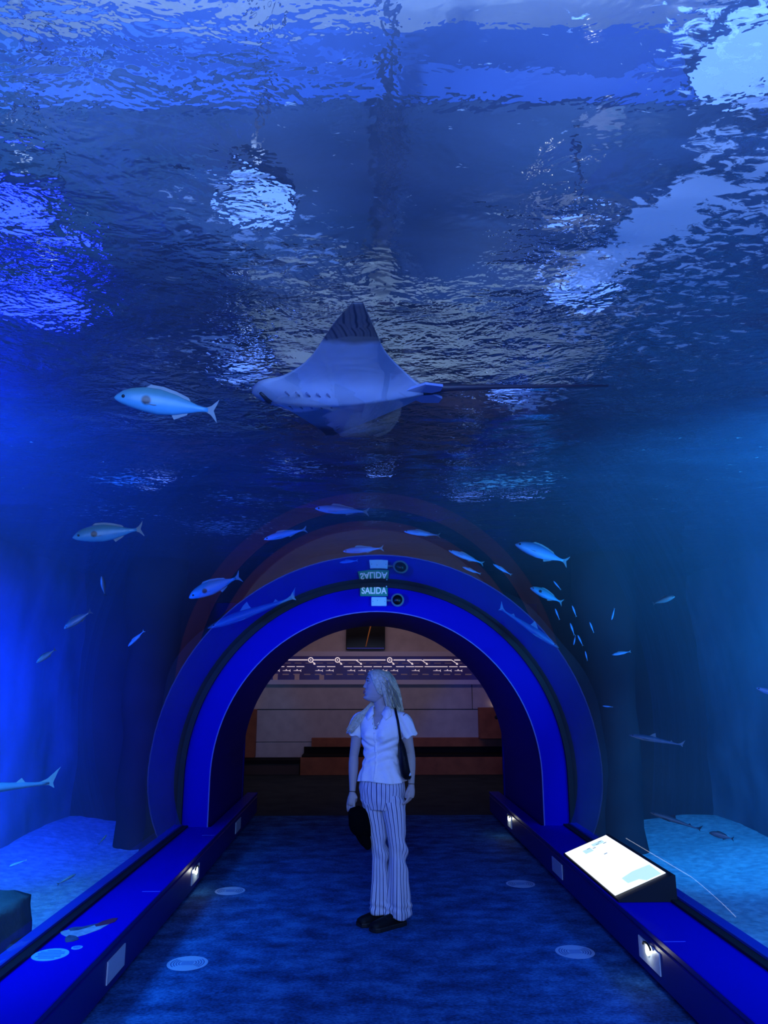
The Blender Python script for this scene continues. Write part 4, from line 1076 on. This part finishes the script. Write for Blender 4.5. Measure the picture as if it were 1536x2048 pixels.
# ---- hair: shell over the skull plus long locks
b = bmesh.new()
def hair_edge(a):
    """lowest height of the hair shell for an angle round the head (front = -90 degrees)"""
    d = abs(((a + PI / 2 + PI) % (2 * PI)) - PI) / PI        # 0 front, 1 back
    return .072 - .12 * max(0, min(1, (d - .16) / .34)) ** 1.2 - .06 * max(0, (d - .5))
NA = 72; rows = []
for j in range(15):
    row = []
    for k in range(NA):
        a = 2 * PI * k / NA; z0 = hair_edge(a); z = z0 + (.1085 - z0) * math.sin(j / 14 * PI / 2)
        p = head_pt(z, a, .0001); off = .014 * (.35 + .65 * min(1, j / 4)) + .0018 * math.sin(a * 23 + j * .3)
        d = Vector((p.x, p.y, (p.z - .02) * .8)).normalized()
        row.append(HD(p + d * off))
    rows.append(row)
rings_mesh(b, rows, cap1=True)
hair = obj('hair', b, M['hair'], person, True)
sm = hair.modifiers.new('thick', 'SOLIDIFY'); sm.thickness = .008; sm.offset = -1
rnd = random.Random(3)
def locks(name, starts, mids, ends, n, r0, m, taper=.35):
    b = bmesh.new()
    for i in range(n):
        u = rnd.random(); w = rnd.random()
        def pick(A): # A: (p, q, jitter)
            p, q, jt = A
            return Vector(p).lerp(Vector(q), u) + Vector((rnd.uniform(-jt, jt), rnd.uniform(-jt, jt), rnd.uniform(-jt, jt)))
        P = [pick(starts)] + [pick(m_) for m_ in mids] + [pick(ends)]
        # smooth through the guide points
        pts = []
        for k in range(len(P) - 1):
            p0 = P[max(k - 1, 0)]; p1 = P[k]; p2 = P[k + 1]; p3 = P[min(k + 2, len(P) - 1)]
            for q in range(5):
                f = q / 5
                pts.append(.5 * ((2 * p1) + (p2 - p0) * f + (2 * p0 - 5 * p1 + 4 * p2 - p3) * f * f + (3 * p1 - p0 - 3 * p2 + p3) * f ** 3))
        pts.append(P[-1])
        nn = len(pts)
        tube(b, pts, [(r0 * (1 - (1 - taper) * (k / nn) ** 2)) * rnd.uniform(.85, 1.1) for k in range(nn)], 6)
    return obj(name, b, m, person, True)
# fall of hair down the back of the turned head, ending on the shoulder (right side in the view)
W3 = lambda x, y, z: (PX + x, PY + y, z)
locks('hair_locks', (W3(-.020, -.070, 1.655), W3(.045, .06, 1.675), .010),
      [(W3(.045, -.085, 1.615), W3(.085, .060, 1.63), .010), (W3(.055, -.085, 1.53), W3(.120, .050, 1.55), .012), (W3(.062, -.070, 1.46), W3(.135, .045, 1.48), .012)],
      (W3(.080, -.035, 1.405), W3(.150, .035, 1.40), .014), 150, .0062, M['hair'])
# locks by the cheek, hiding the ear
locks('hair_locks', (W3(-.035, -.078, 1.652), W3(-.020, -.074, 1.66), .004),
      [(W3(-.010, -.090, 1.61), W3(.02, -.088, 1.62), .005), (W3(.008, -.086, 1.55), W3(.035, -.085, 1.56), .006), (W3(.02, -.07, 1.49), W3(.055, -.07, 1.50), .008)],
      (W3(.035, -.05, 1.43), W3(.09, -.04, 1.43), .01), 46, .0055, M['hair'])
# the lock thrown back over her right shoulder
locks('hair_locks', (W3(-.030, .055, 1.52), W3(-.010, .06, 1.50), .008),
      [(W3(-.075, .035, 1.46), W3(-.060, .03, 1.43), .008), (W3(-.135, .0, 1.405), W3(-.12, .0, 1.37), .010), (W3(-.195, -.01, 1.35), W3(-.172, -.02, 1.32), .012)],
      (W3(-.250, .0, 1.265), W3(-.212, -.02, 1.26), .012), 60, .0055, M['hair'])
locks('hair_locks', (W3(.0, -.090, 1.60), W3(.05, -.092, 1.63), .008),
      [(W3(.035, -.097, 1.55), W3(.075, -.09, 1.58), .008), (W3(.065, -.08, 1.48), W3(.11, -.06, 1.52), .01)],
      (W3(.085, -.05, 1.42), W3(.14, -.03, 1.44), .01), 22, .0030, M['hair_dark'])

# ---- blouse
def vline(z): return None
b = bmesh.new(); NA, NZ = 96, 84
Z0, Z1 = .925, 1.432
def blouse_pt(z, a):
    t = (z - Z0) / (Z1 - Z0)
    off = .010 + .012 * max(0, 1 - t * 3.2) - .004 * max(0, (t - .85) / .15)
    p = torso_pt(z, a, off)
    p.z += .006 * math.sin(3 * a + 1) * max(0, 1 - t * 8)
    # folds: radiating from the placket below the bust and along the waist
    s = math.sin(a)
    f = .0070 * math.sin(z * 95 + 3.5 * math.sin(a * 2.0) + 6 * abs(p.x)) * math.exp(-((z - 1.10) / .09) ** 2)
    f += .0055 * math.sin(a * 11 + z * 20) * max(0, 1 - t * 2.6)
    f += .0060 * math.sin(z * 120 - abs(p.x) * 70) * math.exp(-((z - 1.19) / .035) ** 2)
    d = Vector((p.x, p.y, 0)).normalized()
    return p + d * f
def blouse_open(p):
    # neck opening: a V on the front
    if p.y < .03 and p.z > 1.262:
        return abs(p.x + .0) < (p.z - 1.262) * .40 + .001
    return p.z > 1.418
G = [[blouse_pt(Z0 + (Z1 - Z0) * j / NZ, 2 * PI * k / NA) for k in range(NA)] for j in range(NZ + 1)]
Vt = {}
def gv(j, k):
    k %= NA
    if (j, k) not in Vt: Vt[(j, k)] = b.verts.new(RB(G[j][k]))
    return Vt[(j, k)]
for j in range(NZ):
    for k in range(NA):
        c = (G[j][k] + G[j + 1][(k + 1) % NA]) / 2
        if blouse_open(c): continue
        b.faces.new((gv(j, k), gv(j, k + 1), gv(j + 1, k + 1), gv(j + 1, k)))
blouse = obj('blouse', b, M['shirt'], person, True)
s_ = blouse.modifiers.new('thick', 'SOLIDIFY'); s_.thickness = .003; s_.offset = 1
for S, E_, out, nm in ((SHL, ELL, 1, 0), (SHR, ELR, -1, 1)):
    b = bmesh.new(); ax = (E_ - S).normalized(); inn = S.lerp(PW(0, 0, 1.35), .30)
    ctr = [inn + Vector((0, 0, .012)), S.lerp(inn, .5) + Vector((0, 0, .006)), S + Vector((out * .000, 0, -.002)), S + ax * .03 + Vector((out * .008, 0, 0)), S + ax * .07 + Vector((out * .014, 0, 0)), S + ax * .105 + Vector((out * .018, 0, 0)), S + ax * .125 + Vector((out * .020, 0, 0))]
    rr = [.036, .042, .050, .055, .056, .055, .058]
    fr_ = frames(ctr); rings = []
    for i, p in enumerate(ctr):
        t_, u, v = fr_[i]
        rings.append([p + (u * math.cos(a) + v * math.sin(a)) * (rr[i] + (.0035 * math.sin(7 * a + i) if i > 2 else 0)) + t_ * (.006 * math.sin(5 * a) if i >= 5 else 0) for a in [2 * PI * k / 48 for k in range(48)]])
    rings_mesh(b, rings)
    o = obj('sleeve', b, M['shirt'], blouse, True)
    sb = o.modifiers.new('sub', 'SUBSURF'); sb.levels = 1; sb.render_levels = 1
    s_ = o.modifiers.new('thick', 'SOLIDIFY'); s_.thickness = .003
# collar: two pointed flaps and a stand
def flap(pts, nm='collar'):
    b = bmesh.new(); P = [RB(p) for p in pts]
    n = (P[1] - P[0]).cross(P[2] - P[0]).normalized() * .003
    A = [b.verts.new(p + n) for p in P]; B = [b.verts.new(p - n) for p in P]
    b.faces.new(A); b.faces.new(B[::-1]); k_ = len(P)
    for k in range(k_): b.faces.new((A[k], B[k], B[(k + 1) % k_], A[(k + 1) % k_]))
    bmesh.ops.subdivide_edges(b, edges=b.edges[:], cuts=1)
    return obj(nm, b, M['shirt'], blouse, True)
flap([(.050, -.040, 1.440), (.030, -.075, 1.385), (.072, -.098, 1.345), (.105, -.070, 1.375), (.078, -.020, 1.430)])
flap([(-.050, -.040, 1.440), (-.030, -.075, 1.385), (-.066, -.100, 1.340), (-.100, -.070, 1.375), (-.078, -.020, 1.430)])
b = bmesh.new()
rings_mesh(b, [[RB((.062 * math.cos(a) * f, .012 + .056 * math.sin(a) * f, z)) for a in [-.55 + (PI + 1.1) * k / 24 for k in range(25)]] for z, f in ((1.405, 1.12), (1.425, 1.04), (1.448, 1.0), (1.43, 1.12), (1.405, 1.25))], closed=False)
o = obj('collar', b, M['shirt'], blouse, True); s_ = o.modifiers.new('thick', 'SOLIDIFY'); s_.thickness = .003
# placket and buttons
b = bmesh.new()
pl = [RB(blouse_pt(z, -PI / 2) + Vector((0, -.004, 0))) for z in [.93 + .33 * k / 22 for k in range(23)]]
tube(b, pl, [(.010, .0022)] * 23, 8)
for s in (-1, 1):
    tube(b, [RB(torso_pt(z, -PI / 2 + s * .0, .012) + Vector((s * (z - 1.258) * .40, .006 + (z - 1.26) * .05, 0))) for z in [1.262 + .13 * k / 8 for k in range(9)]], [.004] * 9, 8)
obj('placket', b, M['shirt'], blouse, True)
b = bmesh.new()
for z in (.99, 1.06, 1.13, 1.20, 1.255): ellipsoid(b, RB(blouse_pt(z, -PI / 2) + Vector((0, -.007, 0))), (.0045, .002, .0045), 10, 6)
bt = obj('buttons', b, M['white'], blouse, True); bt['kind'] = 'stuff'
# necklace
b = bmesh.new()
for s in (-1, 1): tube(b, [RB((s * .048, -.020, 1.425)), RB((s * .035, -.072, 1.37)), RB((s * .012, -.098, 1.318)), RB((0, -.104, 1.305))], [.0009] * 4, 6)
nk = obj('necklace', b, M['brass'], person, True)
b = bmesh.new(); tube(b, [RB((0, -.106, 1.308)), RB((0, -.110, 1.283))], [.003, .0045], 8); obj('pendant', b, M['brass'], nk, True)
for Wr, d in ((WRL, Vector((-.02, -.2, -1))), (WRR, Vector((-.05, -.2, -1)))):
    d.normalize(); u = Vector((1, 0, 0)); u = (u - d * u.dot(d)).normalized(); v = d.cross(u)
    b = bmesh.new(); tube(b, [Wr + (u * math.cos(a) + v * math.sin(a)) * .0245 for a in [2 * PI * k / 24 for k in range(25)]], .0022, 6, cap=False)
    obj('bracelet', b, M['shoe'], person, True)

# ---- trousers
b = bmesh.new(); uvl = b.loops.layers.uv.new('UVMap')
def add_grid(rings, us):
    R = [[b.verts.new(p) for p in r] for r in rings]; n = len(R[0])
    for j in range(len(R) - 1):
        for k in range(n):
            f = b.faces.new((R[j][k], R[j][(k + 1) % n], R[j + 1][(k + 1) % n], R[j + 1][k]))
            cs = [(j, k), (j, k + 1), (j + 1, k + 1), (j + 1, k)]
            for lp, (jj, kk) in zip(f.loops, cs): lp[uvl].uv = (us[jj] * kk / n, jj / len(R))
n = 72
zs = [.965 - .225 * j / 20 for j in range(21)]
add_grid([[RB(torso_pt(z, 2 * PI * k / n + PI / 2, .009 + .002 * math.sin(9 * k / n * 2 * PI + z * 60))) for k in range(n)] for z in zs] + [[RB((.0, .0, .738)) + Vector((.004 * math.cos(2 * PI * k / n), .004 * math.sin(2 * PI * k / n), 0)) for k in range(n)]], [.88] * 22)
def leg(TAB, seed):
    """TAB: z, cx, cy, rx, ry"""
    zs = [TAB[0][0] + (TAB[-1][0] - TAB[0][0]) * j / 84 for j in range(85)]; rings = []
    T2 = sorted(TAB)
    for z in zs:
        cx, cy, rx, ry = lerp_tab(T2, z); row = []
        for k in range(n):
            a = 2 * PI * k / n + PI / 2; c, s = math.cos(a), math.sin(a)
            low = max(0, min(1, (.62 - z) / .5))
            f = .0075 * math.sin(z * 42 + 2.2 * math.sin(a + seed)) * math.exp(-((z - .46) / .10) ** 2) * (1 + c)
            f += (.004 + .008 * low) * math.sin(4 * a + seed * 2 + z * 5) * low
            f += .006 * math.exp(-((z - .12) / .035) ** 2) * math.sin(z * 110 + 2 * a + seed)
            f += .005 * math.sin(z * 75 + a * 3) * math.exp(-((z - .80) / .05) ** 2)
            p = PW(cx + (rx + f) * c, cy + (ry + f) * s, z)
            if z < .12: p.z += .010 * math.sin(a * 2 + seed) * (.12 - z) / .06
            row.append(p)
        rings.append(row)
    add_grid(rings, [.44] * 85)
leg([(.875, .066, -.028, .070, .084), (.80, .072, -.032, .090, .094), (.72, .083, -.033, .082, .084), (.62, .095, -.032, .070, .072), (.50, .107, -.030, .061, .062), (.42, .110, -.028, .060, .060), (.30, .110, -.025, .068, .070), (.18, .110, -.020, .078, .082), (.06, .110, -.018, .086, .090)], .4)
leg([(.875, -.066, .028, .070, .084), (.80, -.064, .030, .086, .090), (.72, -.052, .026, .078, .080), (.62, -.035, .022, .066, .068), (.50, -.018, .020, .056, .058), (.42, -.010, .022, .055, .058), (.30, -.006, .026, .062, .068), (.18, -.006, .032, .072, .082), (.075, -.006, .036, .080, .090)], 2.1)
tr = obj('trousers', b, M['trousers'], person, True)
s_ = tr.modifiers.new('thick', 'SOLIDIFY'); s_.thickness = .003; s_.offset = -1

# ---- shoes
def shoe(heel, dr, L):
    heel = Vector(heel); dr = dr.copy(); sd = Vector((-dr.y, dr.x, 0))
    st = [(-.01, .026, .050), (.03, .034, .062), (.08, .036, .068), (.13, .038, .060), (.18, .044, .050), (.225, .043, .042), (.255, .032, .032), (L, .012, .016)]
    b = bmesh.new(); rings = []
    for u, w, h in st:
        rings.append([heel + dr * u + sd * w * math.copysign(abs(math.cos(a)) ** .8, math.cos(a)) + Vector((0, 0, .022 + max(-.004, h * math.sin(a)))) for a in [2 * PI * k / 20 for k in range(20)]])
    rings_mesh(b, rings, cap0=True, cap1=True)
    o = obj('shoe', b, M['shoe'], person, True)
    b = bmesh.new(); rings = []
    for z, g in ((0.001, 1.0), (.006, 1.05), (.022, 1.06), (.028, 1.0)):
        ring = []
        for u, w, h in st: ring.append(heel + dr * (u if u > 0 else -.014) + sd * (w + .004) * g + Vector((0, 0, z)))
        for u, w, h in st[::-1]: ring.append(heel + dr * (u if u > 0 else -.014) - sd * (w + .004) * g + Vector((0, 0, z)))
        rings.append(ring)
    rings_mesh(b, rings, cap0=True, cap1=True); obj('sole', b, M['sole'], o, False)
    b = bmesh.new()
    for u in (.10, .125, .15): tube(b, [heel + dr * u + sd * .026 + Vector((0, 0, .022 + .045)), heel + dr * (u + .008) + Vector((0, 0, .022 + .068 - (u - .1) * .25)), heel + dr * u - sd * .026 + Vector((0, 0, .022 + .045))], [.003] * 3, 6)
    obj('laces', b, M['sole'], o, True)
shoe((PX + .140, PY - .01, 0), FTL, .262)
shoe((PX + .062, PY + .085, 0), FTR, .255)

# ---- things she carries
t = thing('shoulder_bag', 'black baguette bag hanging under her arm from a wide shoulder strap', 'bag', (PX + .16, PY - .11, 1.0))
b = bmesh.new()
rings = []
for z, x, y, rx, ry in [(1.215, .128, -.125, .010, .030), (1.19, .132, -.125, .018, .060), (1.15, .137, -.12, .024, .085), (1.10, .143, -.12, .028, .10), (1.05, .151, -.12, .033, .105), (1.00, .160, -.12, .037, .10), (.97, .166, -.12, .034, .085), (.955, .170, -.12, .020, .06)]:
    rings.append([PW(x + rx * math.copysign(abs(math.cos(a)) ** .7, math.cos(a)) + .004 * math.sin(a * 3 + z * 30), y + ry * math.copysign(abs(math.sin(a)) ** .7, math.sin(a)), z) for a in [2 * PI * k / 28 for k in range(28)]])
rings_mesh(b, rings[::-1], cap0=True, cap1=True)
obj('bag_body', b, M['bag'], t, True)
b = bmesh.new()
tube(b, [PW(.126, -.150, 1.21), PW(.118, -.160, 1.28), PW(.108, -.150, 1.345), PW(.097, -.110, 1.395), PW(.095, -.06, 1.418), PW(.102, .0, 1.40), PW(.118, .02, 1.33), PW(.128, -.02, 1.24), PW(.130, -.06, 1.20)], [(.0085, .0115)] * 9, 10)
obj('strap', b, M['bag'], t, True)
b = bmesh.new(); ellipsoid(b, PW(.186, -.205, .992), (.010, .006, .012), 12, 8); obj('buckle', b, M['steel'], t, True)
b = bmesh.new(); tube(b, [PW(.128, -.165, 1.20), PW(.150, -.215, 1.10), PW(.176, -.205, .985)], [(.002, .006)] * 3, 8); obj('zip_seam', b, M['grey_dark'], t, True)

t = thing('peaked_cap', 'black soft cap held by its edge in her lowered hand', 'cap', (PX - .15, PY, .62))
b = bmesh.new(); rings = []
for z, x, rx, ry in [(.752, -.160, .030, .030), (.742, -.160, .060, .05), (.715, -.156, .078, .066), (.675, -.152, .084, .072), (.635, -.148, .083, .072), (.600, -.142, .074, .066), (.575, -.134, .062, .055), (.56, -.128, .048, .042)]:
    rings.append([PW(x + (rx + .004 * math.sin(5 * a + z * 40)) * math.cos(a), .005 + ry * math.sin(a), z + .004 * math.sin(4 * a)) for a in [2 * PI * k / 36 for k in range(36)]])
rings_mesh(b, rings, cap0=True, cap1=True); obj('crown', b, M['hat'], t, True)
b = bmesh.new(); rings = []
for q in range(9):
    f = q / 8; z = .60 - .118 * f; w = .062 * math.sqrt(max(.02, 1 - (f * .93) ** 2)) ; xc = -.138 + .040 * f
    rings.append([PW(xc + w * u, -.045 + .018 * u * u * 4 - .006 * f + s * .003, z) for s, us in ((1, range(-5, 6)), (-1, range(5, -6, -1))) for u in [k / 5 for k in us]])
rings_mesh(b, rings, cap0=True, cap1=True); obj('peak', b, M['hat'], t, True)
b = bmesh.new(); ellipsoid(b, PW(-.160, .005, .755), (.008, .008, .005), 12, 8); obj('top_button', b, M['hat'], t, True)
